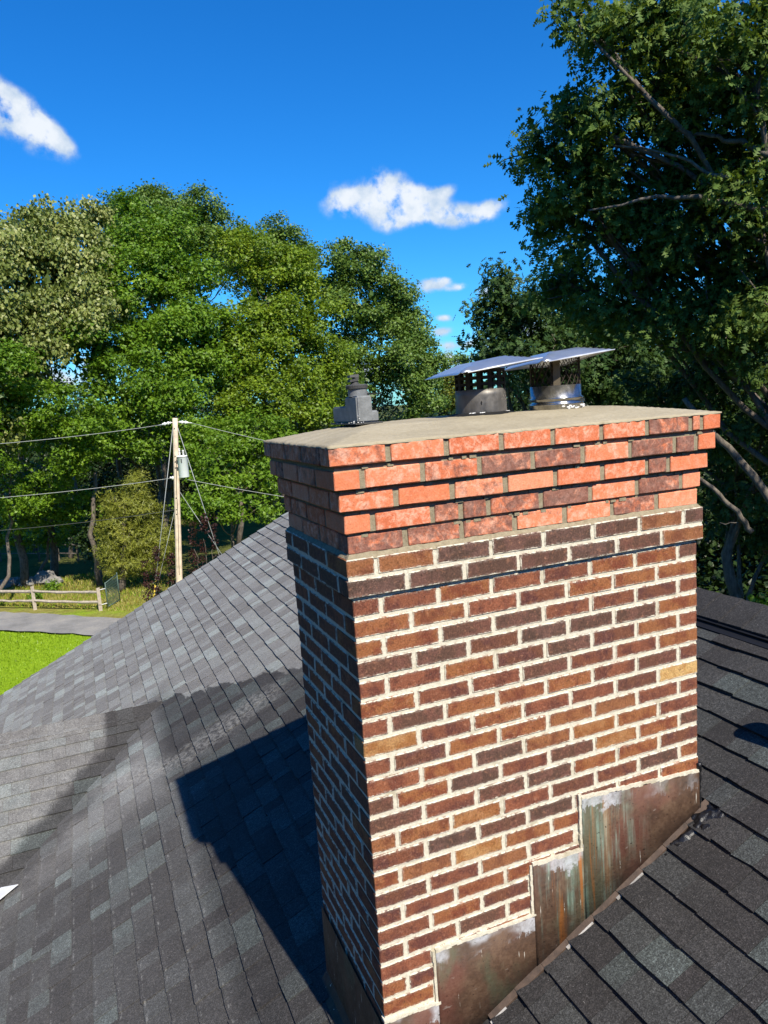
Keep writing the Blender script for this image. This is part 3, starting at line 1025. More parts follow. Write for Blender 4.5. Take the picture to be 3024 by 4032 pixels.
def flash_top(x):
    if x < .205:
        return -1.508
    if x < .615:
        return -1.312
    if x < .84:
        return -1.115
    return -.912 - .045 * (x - .84) / .57


_bm_cache = {}


def brick_mesh(lx, ly, lz, var):
    key = (round(lx, 3), round(ly, 3), round(lz, 3), var)
    if key not in _bm_cache:
        bm = bmesh.new()
        bmesh.ops.create_cube(bm, size=1)
        for v in bm.verts:
            v.co = Vector((v.co.x * lx, v.co.y * ly, v.co.z * lz))
        bmesh.ops.bevel(bm, geom=list(bm.edges), offset=.0028, segments=1, affect='EDGES')
        rr = random.Random(var * 97 + int(lx * 1000))
        for v in bm.verts:
            v.co += Vector((rr.uniform(-.0012, .0012), rr.uniform(-.0010, .0010), rr.uniform(-.0014, .0014)))
        me = bpy.data.meshes.new('brick')
        bm.to_mesh(me)
        bm.free()
        _bm_cache[key] = me
    return _bm_cache[key]


def lay(pattern, width, j, cut=.034):
    nF, nH, nC = pattern.count('F'), pattern.count('H'), pattern.count('c')
    n = len(pattern)
    F = (width - (n - 1) * j - nC * cut + nH * j / 2) / (nF + nH / 2)
    L = {'F': F, 'H': (F - j) / 2, 'c': cut}
    x = 0
    out = []
    for ch in pattern:
        out.append((ch, x, L[ch]))
        x += L[ch] + j
    return out


hidden = MB()       # bricks of the two faces turned away


def put_brick(x0, x1, y0, y1, z0, z1, tone, mat, end):
    lx, ly, lz = x1 - x0, y1 - y0, z1 - z0
    me = brick_mesh(lx, ly, lz, random.randrange(3))
    if not me.materials:
        me.materials.append(None)
    o = link('brick', me, None, chimney, ((x0 + x1) / 2 + random.uniform(-.0008, .0008), (y0 + y1) / 2 + random.uniform(-.0014, .0010), (z0 + z1) / 2 + random.uniform(-.0012, .0012)))
    o.rotation_euler = (0, random.uniform(-.006, .006), random.uniform(-.004, .004))
    o.material_slots[0].link = 'OBJECT'
    o.material_slots[0].material = mat
    o['tone'], o['hx'], o['hy'], o['hz'], o['end'] = float(tone), lx / 2, ly / 2, lz / 2, float(end)
    return o


BW = 0.092


def course(front, side, z0, z1, o, j, mat, tones_front, tone_side, flash=False):
    W, Dp = CH_W + 2 * o, CH_D + 2 * o
    fr = lay(front, W, j)
    sd = lay(side, Dp, j)
    nB = len(fr)
    for i, (ch, x, L) in enumerate(fr):
        x0 = -o + x
        if flash and z1 < flash_top(x0 + L / 2) - .012 and i > 0:
            continue
        if flash and z1 < flash_top(.1) - .012:
            continue
        depth = BW
        if i == 0 and ch == 'H':
            depth = sd[0][2]
        put_brick(x0, x0 + L, -o, -o + depth, z0, z1, tones_front[i], mat, -1 if i == 0 else (1 if i == nB - 1 else 0))
    for i, (ch, y, L) in enumerate(sd):
        if i == 0:
            continue
        if z1 < -1.54:
            continue
        put_brick(-o, -o + BW, -o + y, -o + y + L, z0, z1, tone_side(), mat, 0)
    # turned-away faces: joined
    for (ch, x, L) in fr:
        hidden.box((-o + x + .1 * (x < .05), CH_D + o - BW, z0), (-o + x + L - .1 * (x + L > W - .05), CH_D + o - .001, z1))
    for (ch, y, L) in sd[1:]:
        hidden.box((CH_W + o - BW, -o + y, z0), (CH_W + o - .001, -o + y + L, z1))


def build_chimney():
    J = .0120
    bh = MH - J
    # shaft, rows counted down from the projecting band
    for r_ in range(1, 24):
        z0 = -r_ * MH
        odd = r_ % 2 == 1
        front, side = ('HFFFFFFH', 'FFFH') if odd else ('FFFFFFF', 'HFFF')
        codes = ROWS.get(r_, 'rrrrrrrr')
        tf = [random.uniform(*TONES[ch]) for ch in codes]
        course(front, side, z0, z0 + bh, 0.0, J, M['brick'], tf, lambda: random.choice([.05, .2, .3, .4, .5, .6]), True)
    for r_, z0 in ((-1, 0.0), (-2, .0677)):
        odd = r_ == -2
        front, side = ('HFFFFFFH', 'FFFH') if odd else ('FFFFFFF', 'HFFF')
        tf = [random.uniform(*TONES[ch]) for ch in ROWS[r_]]
        course(front, side, z0, z0 + bh + .001, .0165, J, M['brick'], tf, lambda: random.choice([.05, .1, .2, .3]))
    # corbelled crown
    crown = [('FFFFFFF', 'HFFF', .137, .0015, [.85, .75, .8, .45, .35, .85, .2]),
             ('HFHHFFFFH', 'FFFH', .203, .0105, [0, .3, .85, .85, .8, 1.0, .3, .9, .1]),
             ('FFFFFFHF', 'HFFF', .275, .028, [.35, .05, .55, .1, .2, .3, .85, .15]),
             ('HFFFFFFHH', 'FFFHH', .345, .047, [0, .35, .6, .85, .9, .35, .9, .95, 0]),
             ('FFFFFFFcH', 'HFFFH', .4197, .0595, [.6, .35, .35, .4, .4, .35, .85, .6, 0])]
    for front, side, z0, o, tf in crown:
        bh2 = .0575 if z0 < .4 else .0555
        course(front, side, z0, z0 + bh2, o, .0190, M['brick_new'], tf, lambda: random.choice([.2, .4, .6, .75]))
    ob = hidden.build('brick_back', M['brick_hidden'], chimney)
    ob['kind'] = 'stuff'
    # mortar: a core just behind the faces
    mb = MB()
    R = .0032
    mb.box((R, R, -2.0), (CH_W - R, CH_D - R, -.0011))
    mb.box((-.0165 + R, -.0165 + R, .0003), (CH_W + .0165 - R, CH_D + .0165 - R, .12))
    mb.build('mortar', M['mortar'], chimney)
    mb = MB()
    lev = [(.1205, .2029, .0015), (.2031, .2749, .0105), (.2751, .3449, .028), (.3451, .4196, .047), (.4198, .4765, .0595)]
    for (z0, z1, o) in lev:
        q = o - .0050
        mb.box((-q, -q, z0), (CH_W + q, CH_D + q, z1))
    mb.build('crown_mortar', M['mortar_tan'], chimney)
    # bed mortar oozing under each crown course, pieces of uneven length
    mb = MB()
    for (z0, o) in ((.203, .0105), (.275, .028), (.345, .047), (.4197, .0595)):
        x = 0.0
        prev = {.203: .0015, .275: .0105, .345: .028, .4197: .047}[z0]
        while x < CH_W:
            w = random.uniform(.02, .05)
            if random.random() < .28:
                mb.box((x, -prev - random.uniform(-.001, .003), z0 - .016), (x + w * .6, 0.02, z0 - random.uniform(.002, .008)))
            x += w
    mb.build('mortar_squeeze', M['mortar_tan'], chimney)['kind'] = 'stuff'
    # sloped fillet of mortar on the ledge of the band
    mb = MB()
    n = 60
    o1, o0 = .0160, .0005
    zt, zb = .1375, .1185
    ring = [(-1, -1), (1, -1), (1, 1), (-1, 1)]

    def corner(k, o):
        sx, sy = ring[k]
        return (CH_W / 2 + sx * (CH_W / 2 + o), CH_D / 2 + sy * (CH_D / 2 + o))
    for k in range(4):
        a0, a1 = corner(k, o1), corner((k + 1) % 4, o1)
        b0, b1 = corner(k, o0), corner((k + 1) % 4, o0)
        base = len(mb.v)
        for i in range(n + 1):
            f = i / n
            w = random.uniform(-.0025, .0025) if 0 < i < n else 0
            mb.v.append((a0[0] + (a1[0] - a0[0]) * f, a0[1] + (a1[1] - a0[1]) * f, zb + w * .6))
            mb.v.append((b0[0] + (b1[0] - b0[0]) * f, b0[1] + (b1[1] - b0[1]) * f, zt + w))
        for i in range(n):
            q = base + 2 * i
            mb.f.append((q, q + 2, q + 3, q + 1))
    mb.build('ledge_fillet', M['mortar_tan'], chimney)
    # crown wash: a low hipped slab of trowelled cement
    o = .061
    nx, ny = 90, 48
    mb = MB()
    x0, x1, y0, y1 = -o, CH_W + o, -o, CH_D + o
    for jy in range(ny + 1):
        for ix in range(nx + 1):
            fx, fy = ix / nx, jy / ny
            x, y = x0 + (x1 - x0) * fx, y0 + (y1 - y0) * fy
            d = min(x - x0, x1 - x, y - y0, y1 - y)
            tt = min(1, d / .27)
            z = .481 + .048 * (tt - .15 * max(0, tt - .8)) + .0025 * math.sin(x * 9 + y * 5) * tt + random.uniform(-.0006, .0006)
            if d < 1e-6:
                z += random.uniform(-.004, .002)
                x += random.uniform(-.003, .003)
                y += random.uniform(-.003, .003)
            mb.v.append((x, y, z))
    for jy in range(ny):
        for ix in range(nx):
            a = jy * (nx + 1) + ix
            mb.f.append((a, a + 1, a + nx + 2, a + nx + 1))
    # ragged skirt down to the bricks
    edge = [i for i in range(nx + 1)] + [(jy * (nx + 1) + nx) for jy in range(1, ny + 1)] + [ny * (nx + 1) + i for i in range(nx - 1, -1, -1)] + [jy * (nx + 1) for jy in range(ny - 1, 0, -1)]
    k = len(mb.v)
    for e in edge:
        v = mb.v[e]
        mb.v.append((v[0], v[1], .4755 - random.uniform(0, .003)))
    for i in range(len(edge)):
        j = (i + 1) % len(edge)
        mb.f.append((edge[i], k + i, k + j, edge[j]))
    mb.build('crown_wash', M['wash'], chimney, smooth=True)
    # copper step flashing: four lapped sheets
    zr = lambda x: Z0 + SL * x + .012
    steps = [(-.004, .212, -1.508, -1.515, -.0062), (.204, .622, -1.310, -1.318, -.0078), (.612, .848, -1.113, -1.122, -.0094), (.836, 1.409, -.912, -.955, -.0110)]
    for i, (xa, xb, ta, tb, yy) in enumerate(steps):
        mb = MB()
        n = max(8, int((xb - xa) / .012))
        for k in range(n + 1):
            f = k / n
            x = xa + (xb - xa) * f
            top = ta + (tb - ta) * f + random.uniform(-.003, .003)
            bow = .0015 * math.sin(f * 9 + i)
            low = zr(x) + .004
            for (z, e) in ((low, -.002), ((low + top) / 2, bow), (top, 0)):
                mb.v.append((x, yy + e, z))
        for k in range(n):
            for r_ in range(2):
                a = 3 * k + r_
                mb.f.append((a, a + 3, a + 4, a + 1))
        tops = [mb.v[3 * (v_ // 3) + 2][2] - mb.v[v_][2] for v_ in range(len(mb.v))]
        ob = mb.build('step_flashing', M['copper'], chimney, smooth=True)
        at_ = ob.data.attributes.new('down', 'FLOAT', 'POINT')
        at_.data.foreach_set('value', np.array(tops, np.float32))
        so = ob.modifiers.new('thickness', 'SOLIDIFY')
        so.thickness = .0012
    # mortar pointing along the stepped top
    mb = MB()
    for i, (xa, xb, ta, tb, yy) in enumerate(steps):
        n = max(6, int((xb - xa) / .02))
        for k in range(n):
            f0, f1 = k / n, (k + 1) / n
            a, b_ = xa + (xb - xa) * f0, xa + (xb - xa) * f1
            t0 = ta + (tb - ta) * f0
            mb.box((a, yy - random.uniform(.0002, .0012), t0 - random.uniform(-.002, .005)), (b_ + .0004, .02, t0 + random.uniform(.008, .012)))
        if i:
            z = flash_top(xa - .02) if i else 0
            while z < ta:
                mb.box((xa - random.uniform(.009, .012), yy - random.uniform(-.004, -.002), z), (xa + random.uniform(.001, .004), .02, z + .0203))
                z += .02
    mb.build('flashing_pointing', M['mortar'], chimney)
    # apron on the downhill face
    mb = MB()
    zlow = Z0 - .0
    n = 24
    for k in range(n + 1):
        y = -.004 + (CH_D + .008) * k / n
        mb.v += [(-.0052, y, -1.53 + random.uniform(-.003, .003)), (-.0075, y, zlow + .03), (-.028, y, zlow + .004), (-.055, y, Z0 - SL * .055 + .018)]
    for k in range(n):
        for r_ in range(3):
            a = 4 * k + r_
            mb.f.append((a, a + 1, a + 5, a + 4))
    ob = mb.build('apron_flashing', M['copper'], chimney, smooth=False)
    at_ = ob.data.attributes.new('down', 'FLOAT', 'POINT')
    at_.data.foreach_set('value', np.full(len(ob.data.vertices), .5, np.float32))
    so = ob.modifiers.new('thickness', 'SOLIDIFY')
    so.thickness = .0015
    # folded lip on the roof along the uphill run, with its bare cut edge; one bent length per shingle course
    for k in range(9):
        xa = .406 + .11725 * k
        xb = xa + .116
        mb = MB()
        g = .0015 * (k % 2)
        mb.hexa([roof_pt(xa, -.030, .010), roof_pt(xb, -.030, .010), roof_pt(xb, -.004, .010), roof_pt(xa, -.004, .010),
                 roof_pt(xa, -.030, .0165 + g), roof_pt(xb, -.030, .0165 + g), roof_pt(xb, -.004, .030 + g), roof_pt(xa, -.004, .030 + g)])
        mb.build('flashing_lip', M['copper_lip'], chimney)
    mb = MB()
    xa = .40
    while xa < 1.25:
        xb = xa + random.uniform(.05, .16)
        if random.random() < .45:
            mb.hexa([roof_pt(xa, -.037, .008), roof_pt(xb, -.035, .008), roof_pt(xb, -.029, .008), roof_pt(xa, -.029, .008),
                     roof_pt(xa, -.037, .0150), roof_pt(xb, -.035, .0150), roof_pt(xb, -.029, .018), roof_pt(xa, -.029, .018)])
        xa = xb + .01
    mb.build('bare_edge', M['bare_edge'], chimney)['kind'] = 'stuff'


def hidden_brick_mat():
    return plain('turned_away_brick', (.19, .065, .042), 0.9, 0, 0.5, 9)


M['brick_hidden'] = hidden_brick_mat()
build_chimney()


def blob(mb, c, r, sq=(1, 1, 1), n=10, rough=.3, nrm=None):
    """a lumpy ball"""
    k = len(mb.v)
    rr = random.Random(int(c[0] * 1e4) ^ int(c[1] * 1e4) ^ int(c[2] * 999))
    for i in range(n + 1):
        ph = math.pi * i / n
        for j in range(n * 2):
            th = math.pi * j / n
            w = r * (1 + rr.uniform(-rough, rough) * (0 < i < n))
            mb.v.append((c[0] + sq[0] * w * math.sin(ph) * math.cos(th), c[1] + sq[1] * w * math.sin(ph) * math.sin(th), c[2] + sq[2] * w * math.cos(ph)))
    m2 = n * 2
    for i in range(n):
        for j in range(m2):
            a, b_ = k + i * m2 + j, k + i * m2 + (j + 1) % m2
            mb.f.append((a, a + m2, b_ + m2, b_))


def build_tar():
    from mathutils import noise as mn
    mb = MB()
    n = 60
    xa, xb, ya, yb = 1.20, 1.62, -.20, .03
    H = {}
    for i in range(n + 1):
        for j in range(n + 1):
            x, y = xa + (xb - xa) * i / n, ya + (yb - ya) * j / n
            # smear hugging the corner, trailing down the lip and up the slope
            f = max(1 - math.hypot((x - 1.40) / .085, (y + .035) / .075), .9 - math.hypot((x - 1.30) / .10, (y + .045) / .028), .75 - math.hypot((x - 1.47 - .3 * (y + .06)) / .055, (y + .07) / .075))
            h = .020 * f - .002 + .012 * mn.fractal(Vector((x * 26, y * 26, 3)), .9, 2.2, 5) + .004 * mn.fractal(Vector((x * 90, y * 90, 9)), .9, 2.0, 3)
            H[i, j] = (len(mb.v), h)
            mb.v.append(tuple(roof_pt(x, y, .010 + max(-.003, min(h, .018)))))
    for i in range(n):
        for j in range(n):
            q = [H[i, j], H[i + 1, j], H[i + 1, j + 1], H[i, j + 1]]
            if max(v[1] for v in q) > .002:
                mb.f.append(tuple(v[0] for v in q))
    # a bead run up the corner joint
    m_ = 14
    pts = [(CH_W + .001, -.003 + random.uniform(-.004, .004), -1.13 + .21 * k / m_) for k in range(m_ + 1)]
    mb.tube(pts, [random.uniform(.006, .013) for _ in pts], 7)
    return mb.build('roof_sealant', M['tar'], chimney, smooth=True)


build_tar()


# ------------------------------------------------------------------ what stands on the crown
def lid_mesh(name, x0, x1, y0, y1, corners, rise, parent, mat, seed):
    """thin folded sheet: corner heights, raised middle panel, dented edges"""
    rr = random.Random(seed)
    n = 20
    mb = MB()
    for j in range(n + 1):
        for i in range(n + 1):
            fx, fy = i / n, j / n
            z = (corners[0] * (1 - fx) + corners[1] * fx) * (1 - fy) + (corners[3] * (1 - fx) + corners[2] * fx) * fy
            d = min(fx, 1 - fx, fy, 1 - fy) * 2
            z += rise * min(1, d / .62) + .002 * math.sin(fx * 7 + seed) * math.sin(fy * 5)
            dc = math.hypot(fx, fy)
            if dc < .3:
                z += .006 * math.sin(dc / .3 * math.pi) * (1 if abs(fx - fy) < .08 else -.4)
            mb.v.append((x0 + (x1 - x0) * fx, y0 + (y1 - y0) * fy, z))
    for j in range(n):
        for i in range(n):
            a = j * (n + 1) + i
            mb.f.append((a, a + 1, a + n + 2, a + n + 1))
    o = mb.build(name, mat, parent, smooth=True)
    so = o.modifiers.new('thickness', 'SOLIDIFY')
    so.thickness = .0022
    so.offset = 1
    # rolled bright hem along the near edge
    mb = MB()
    mb.tube([(x0 + (x1 - x0) * f, y0 - .001, corners[0] * (1 - f) + corners[1] * f) for f in np.linspace(.06, .99, 12)], .0022, 6)
    mb.build('hem', mat, o)
    return o


def build_flues():
    # left flue cap: dull drum, slotted black screen, low folded lid
    cx, cy = .684, .33
    cap = empty('chimney_cowl', (cx, cy, .525), 'dull steel flue cap with slotted black screen under a bent shiny lid', 'flue cap', 'flue caps on the chimney crown')
    R = .0955
    MB().lathe((cx, cy, 0), [(R + .002, .520), (R + .001, .548), (R, .60), (R - .001, .622), (R - .004, .622), (R - .004, .53)], 48).build('drum', M['steel_dull'], cap, True)
    mb = MB()
    for k in range(14):
        a = 2 * math.pi * k / 14 + .1
        w = .0085
        for (z0, z1) in ((.618, .694),):
            P = []
            for z in (z0, z1):
                for (rr_, aa) in ((R - .006, a - w / R), (R - .006, a + w / R), (R - .001, a + w / R), (R - .001, a - w / R)):
                    P.append((cx + rr_ * math.cos(aa), cy + rr_ * math.sin(aa), z))
            mb.hexa(P)
    for z in (.6415, .6655, .690):
        mb.lathe((cx, cy, z), [(R - .007, -.0048), (R - .0012, -.0048), (R - .0012, .0048), (R - .007, .0048), (R - .007, -.0048)], 40)
    mb.build('screen', M['soot'], cap)
    lid_mesh('lid', .525, .86, .17, .485, [.679, .7200, .698, .672], .034, cap, M['steel'], 3)
    mb = MB()
    blob(mb, (cx - .045, cy - R * .87, .572), .008, (.5, .3, 1.2), 6, .2)
    mb.build('rust_hole', M['soot'], cap)
    mb = MB()
    for k in range(26):
        a = math.radians(random.uniform(-150, -30))
        blob(mb, (cx + (R + .004) * math.cos(a), cy + (R + .004) * math.sin(a), .528 + random.uniform(0, .008)), random.uniform(.003, .006), (1.6, .5, .6), 5, .4)
    mb.build('sealant', M['putty'], cap, True)
    mb = MB().lathe((cx, cy, 0), [(R + .045, .524), (R + .03, .531), (R + .004, .537), (R + .002, .52)], 40)
    mb.build('storm_collar', M['soot'], cap, True)
    # right flue cap: bright pipe with rolled bands, diamond mesh, folded lid
    cx, cy = 1.022, .33
    cap = empty('chimney_cowl', (cx, cy, .525), 'bright flue cap with diamond wire mesh and rolled bands, nearer the right end', 'flue cap', 'flue caps on the chimney crown')
    R = .0985
    prof = [(R + .004, .515), (R + .004, .540), (R + .009, .543), (R + .009, .549), (R + .003, .552), (R + .003, .562), (R + .008, .565), (R + .008, .570), (R + .001, .574), (R, .618), (R - .003, .618), (R - .004, .52)]
    MB().lathe((cx, cy, 0), prof, 56).build('drum', M['steel_pipe'], cap, True)
    mb = MB()
    nW = 22
    for k in range(nW):
        for sg in (1, -1):
            pts = []
            for i in range(9):
                f = i / 8
                a = 2 * math.pi * k / nW + sg * f * .62
                pts.append((cx + (R - .006) * math.cos(a), cy + (R - .006) * math.sin(a), .615 + .105 * f))
            mb.tube(pts, .0017, 4, False)
    mb.build('screen', M['mesh_wire'], cap)
    for a in (-2.12, -.55, 1.0, 2.6):
        mb = MB()
        P = []
        w = .0135 / R
        for z in (.605, .722):
            for (rr_, aa) in ((R - .004, a - w), (R - .004, a + w), (R - .0015, a + w), (R - .0015, a - w)):
                P.append((cx + rr_ * math.cos(aa), cy + rr_ * math.sin(aa), z))
        mb.hexa(P)
        mb.build('strap', M['strap'], cap)
    lid_mesh('lid', .868, 1.192, .178, .50, [.7030, .7380, .700, .690], .040, cap, M['steel'], 8)
    mb = MB()
    for k in range(22):
        a = math.radians(random.uniform(-110, 10))
        blob(mb, (cx + (R + .006) * math.cos(a), cy + (R + .006) * math.sin(a), .527 + random.uniform(0, .012)), random.uniform(.003, .006), (1.6, .6, .7), 5, .4)
    mb.build('sealant', M['putty'], cap, True)
    mb = MB()
    a = -.95
    P = (cx + (R + .004) * math.cos(a), cy + (R + .004) * math.sin(a))
    mb.box((P[0] - .012, P[1] - .006, .551), (P[0] + .012, P[1] + .004, .563))
    mb.build('clamp', M['steel_pipe'], cap)
    # grey stepped hood at the left end
    hx, hy = .182, .32
    hood = empty('flue_damper', (hx, hy, .525), 'stepped grey flue damper hood with round lid and knob at the left end', 'flue damper')

    def bevbox(name, lo, hi, mat, parent, bev=.005):
        bm = bmesh.new()
        bmesh.ops.create_cube(bm, size=1)
        for v in bm.verts:
            v.co = Vector(((v.co.x) * (hi[0] - lo[0]), v.co.y * (hi[1] - lo[1]), v.co.z * (hi[2] - lo[2])))
        bmesh.ops.bevel(bm, geom=list(bm.edges), offset=bev, segments=3, affect='EDGES')
        me = bpy.data.meshes.new(name)
        bm.to_mesh(me)
        bm.free()
        return link(name, me, mat, parent, ((lo[0] + hi[0]) / 2, (lo[1] + hi[1]) / 2, (lo[2] + hi[2]) / 2))
    bevbox('housing', (.165, .28, .5345), (.223, .40, .627), M['hood'], hood)
    bevbox('side_chamber', (.1655, .33, .534), (.222, .545, .594), M['hood'], hood)
    bevbox('side_chamber', (.19, .2825, .534), (.2465, .39, .574), M['hood'], hood)
    MB().box((.155, .272, .5285), (.256, .55, .534)).build('base_plate', M['hood_dark'], hood)
    MB().box((.18, .29, .515), (.235, .45, .5285)).build('foot', M['soot'], hood)
    MB().lathe((.196, .345, 0), [(.0, .625), (.034, .625), (.034, .655), (.0, .655)], 28).build('collar', M['hood'], hood, False)
    MB().lathe((.194, .345, 0), [(.0, .652), (.039, .653), (.040, .663), (.036, .667), (.0, .668)], 28).build('lid', M['hood_dark'], hood)
    MB().lathe((.236, .40, 0), [(.0, .61), (.022, .61), (.022, .642), (.0, .645)], 20).build('collar', M['hood'], hood)
    MB().hexa([(.236, .36, .628), (.285, .36, .632), (.285, .42, .632), (.236, .42, .628), (.236, .36, .636), (.285, .36, .634), (.285, .42, .634), (.236, .42, .636)]).build('wing', M['soot'], hood)
    mb = MB()
    mb.lathe((.188, .345, 0), [(0, .667), (.020, .667), (.013, .674), (.012, .682), (.0, .683)], 16)
    mb.hexa([(.166, .33, .676), (.198, .33, .680), (.198, .36, .680), (.166, .36, .676), (.166, .33, .684), (.198, .33, .689), (.198, .36, .689), (.166, .36, .684)])
    mb.hexa([(.184, .33, .688), (.199, .33, .688), (.199, .36, .688), (.184, .36, .688), (.184, .33, .693), (.199, .33, .694), (.199, .36, .694), (.184, .36, .693)])
    mb.hexa([(.166, .33, .692), (.200, .33, .694), (.200, .36, .694), (.166, .36, .692), (.168, .332, .701), (.200, .332, .703), (.200, .358, .703), (.168, .358, .701)])
    mb.build('knob', M['hood_dark'], hood)
    mb = MB()
    for k in range(16):
        u = random.random()
        if u < .5:
            p = (.158 - random.uniform(0, .003), .275 + random.uniform(0, .2), .534)
        else:
            p = (.165 + random.gauss(.0, .012), .272 + random.uniform(-.004, .004), .534 + abs(random.gauss(0, .007)))
        blob(mb, p, random.uniform(.0012, .0028), (1.3, 1.3, .7), 5, .4)
    mb.build('sealant', M['putty'], hood)


build_flues()


# ------------------------------------------------------------------ vent pipe just right of the picture; its shadow falls into it
def build_vent_pipe():
    e = Vector((1.805, .105, Z0 + SL * 1.805))      # middle of the shadow's rounded end on the shingles
    t_ = .55
    top = e + SUN_TO * t_
    x, y = top.x, top.y
    zb = Z0 + SL * x
    o = empty('vent_pipe', (x, y, zb), 'grey plumbing vent pipe with flashing boot standing on the right shingles', 'vent pipe')
    MB().lathe((x, y, 0), [(.0, zb - .05), (.052, zb - .05), (.052, top.z), (.046, top.z), (.046, top.z - .1), (.0, top.z - .1)], 28).build('pipe', M['pvc'], o, True)
    MB().lathe((x, y, 0), [(.10, zb - .04), (.085, zb + .03), (.060, zb + .07), (.054, zb + .075)], 28).build('boot', M['vinyl'], o, True)
    mb = MB()
    mb.hexa([roof_pt(x - .16, y - .15, .013), roof_pt(x + .16, y - .15, .013), roof_pt(x + .16, y + .15, .013), roof_pt(x - .16, y + .15, .013),
             roof_pt(x - .16, y - .15, .016), roof_pt(x + .16, y - .15, .016), roof_pt(x + .16, y + .15, .016), roof_pt(x - .16, y + .15, .016)])
    mb.build('base_plate', M['vinyl'], o)


build_vent_pipe()


# ------------------------------------------------------------------ foliage
OAK_V = np.array([(0, -.03, 0), (0, .03, 0), (.95, 0, 0),
                  (.14, 0, 0), (.30, .30, -.05), (.40, 0, 0), (.14, 0, 0), (.40, 0, 0), (.30, -.30, -.05),
                  (.38, 0, 0), (.60, .38, -.06), (.66, 0, 0), (.38, 0, 0), (.66, 0, 0), (.60, -.38, -.06),
                  (.64, 0, 0), (.86, .25, -.05), (1.05, 0, -.06), (.64, 0, 0), (1.05, 0, -.06), (.86, -.25, -.05)], float)
OAK_T = np.arange(21).reshape(-1, 3)
RHO_V = np.array([(0, 0, 0), (.45, .36, -.07), (1, 0, -.10), (.45, -.36, -.07)], float)
RHO_T = np.array([(0, 2, 1), (0, 3, 2)])
MAP_V = np.array([(0, 0, 0), (.25, .48, -.05), (.45, .16, 0), (1, 0, -.08), (.45, -.16, 0), (.25, -.48, -.05)], float)
MAP_T = np.array([(0, 2, 1), (0, 4, 2), (2, 4, 3), (0, 5, 4)])
SPR_V = np.array([(0, -.06, 0), (0, .06, 0), (1, 0, .05), (.3, 0, 0), (.75, .30, .05), (.5, 0, 0), (.3, 0, 0), (.5, 0, 0), (.75, -.30, .05)], float)
SPR_T = np.arange(9).reshape(-1, 3)
SHAPES = {'oak': (OAK_V, OAK_T), 'rho': (RHO_V, RHO_T), 'maple': (MAP_V, MAP_T), 'spray': (SPR_V, SPR_T)}


def unit(a):
    return a / np.maximum(np.linalg.norm(a, axis=1, keepdims=True), 1e-9)


def leaf_mesh(name, C, N, size, shape, tint, droop=0.0):
    Tv, Tt = SHAPES[shape]
    n = len(C)
    a = unit(np.cross(N, rng.normal(size=(n, 3))))
    if droop:
        a = unit(a + np.array([0, 0, -droop]))
        N = unit(N - a * (N * a).sum(1, keepdims=True))
    b = np.cross(N, a)
    S = size[:, None, None]
    V = C[:, None] + S * (Tv[None, :, 0:1] * a[:, None] + Tv[None, :, 1:2] * b[:, None] + Tv[None, :, 2:3] * N[:, None])
    k = len(Tv)
    Fc = (Tt[None] + (np.arange(n) * k)[:, None, None]).reshape(-1, 3)
    return np_mesh(name, V.reshape(-1, 3), Fc, {'tint': np.repeat(tint, k)})


def lobe_pts(px, py, rx, ry, dist, depth=None):
    c = np.array(at(px, py, dist))
    k = DS * dist / F_PX * 1.03
    a, b = rx * k, ry * k
    return c, np.array([a, depth or (a + b) * .5, b])


def clusters_in(lobes, per_m2, shell=(.62, 1.02), inner=.10, bough=0.0):
    """cluster centres spread near the surface of each lobe, with their outward direction.
    with bough > 0 the lobe is first broken into rounded boughs of that share of its size"""
    P, O = [], []
    for c, r in lobes:
        area = 4 * math.pi * ((r[0] * r[1]) ** 1.6 / 3 + (r[0] * r[2]) ** 1.6 / 3 + (r[1] * r[2]) ** 1.6 / 3) ** (1 / 1.6)
        n = max(6, int(area * per_m2))
        if bough:
            nb = int(max(7, 2.6 / bough ** 2 * .75))
            bd = unit(rng.normal(size=(nb, 3)) + np.array([0, -.25, .25]))
            bc = c + bd * r * rng.uniform(.62, .92, nb)[:, None]
            br = r.mean() * bough * rng.uniform(.7, 1.3, nb)
            k = rng.integers(0, nb, n)
            d = unit(rng.normal(size=(n, 3)) + bd[k] * .55 + np.array([0, 0, .45]))
            f = rng.uniform(.75, 1.03, n)
            P.append(bc[k] + d * (br[k] * f)[:, None] * np.array([1, 1, .72]))
            O.append(d)
            continue
        d = unit(rng.normal(size=(n, 3)))
        f = rng.uniform(shell[0], shell[1], n)
        k = int(n * inner)
        f[:k] = rng.uniform(.2, .6, k)
        # uneven outline: the lobe's own bumps
        ph = rng.uniform(0, 6.28, 6)
        w = 1 + .10 * np.sin(d[:, 0] * 5 + ph[0]) * np.sin(d[:, 2] * 5 + ph[1]) + .08 * np.sin(d[:, 1] * 9 + ph[2]) * np.sin(d[:, 2] * 8 + ph[3])
        P.append(c + d * r * (f * w)[:, None])
        O.append(d)
    return np.concatenate(P), np.concatenate(O)


def limb(mb, a, b, r0, r1, n=7, sag=.12, seg=7):
    a, b = Vector(a), Vector(b)
    L = (b - a).length
    o1 = Vector((random.gauss(0, 1), random.gauss(0, 1), random.gauss(0, .6))) * L * .06
    pts = []
    for i in range(seg + 1):
        f = i / seg
        p = a.lerp(b, f) + o1 * math.sin(f * math.pi) + Vector((0, 0, 1)) * L * sag * math.sin(f * math.pi) * .5
        if 0 < i < seg:
            p += Vector((random.gauss(0, 1), random.gauss(0, 1), random.gauss(0, 1))) * L * .012
        pts.append(p)
    mb.tube(pts, [r0 + (r1 - r0) * (i / seg) ** .8 for i in range(seg + 1)], n)
    return pts


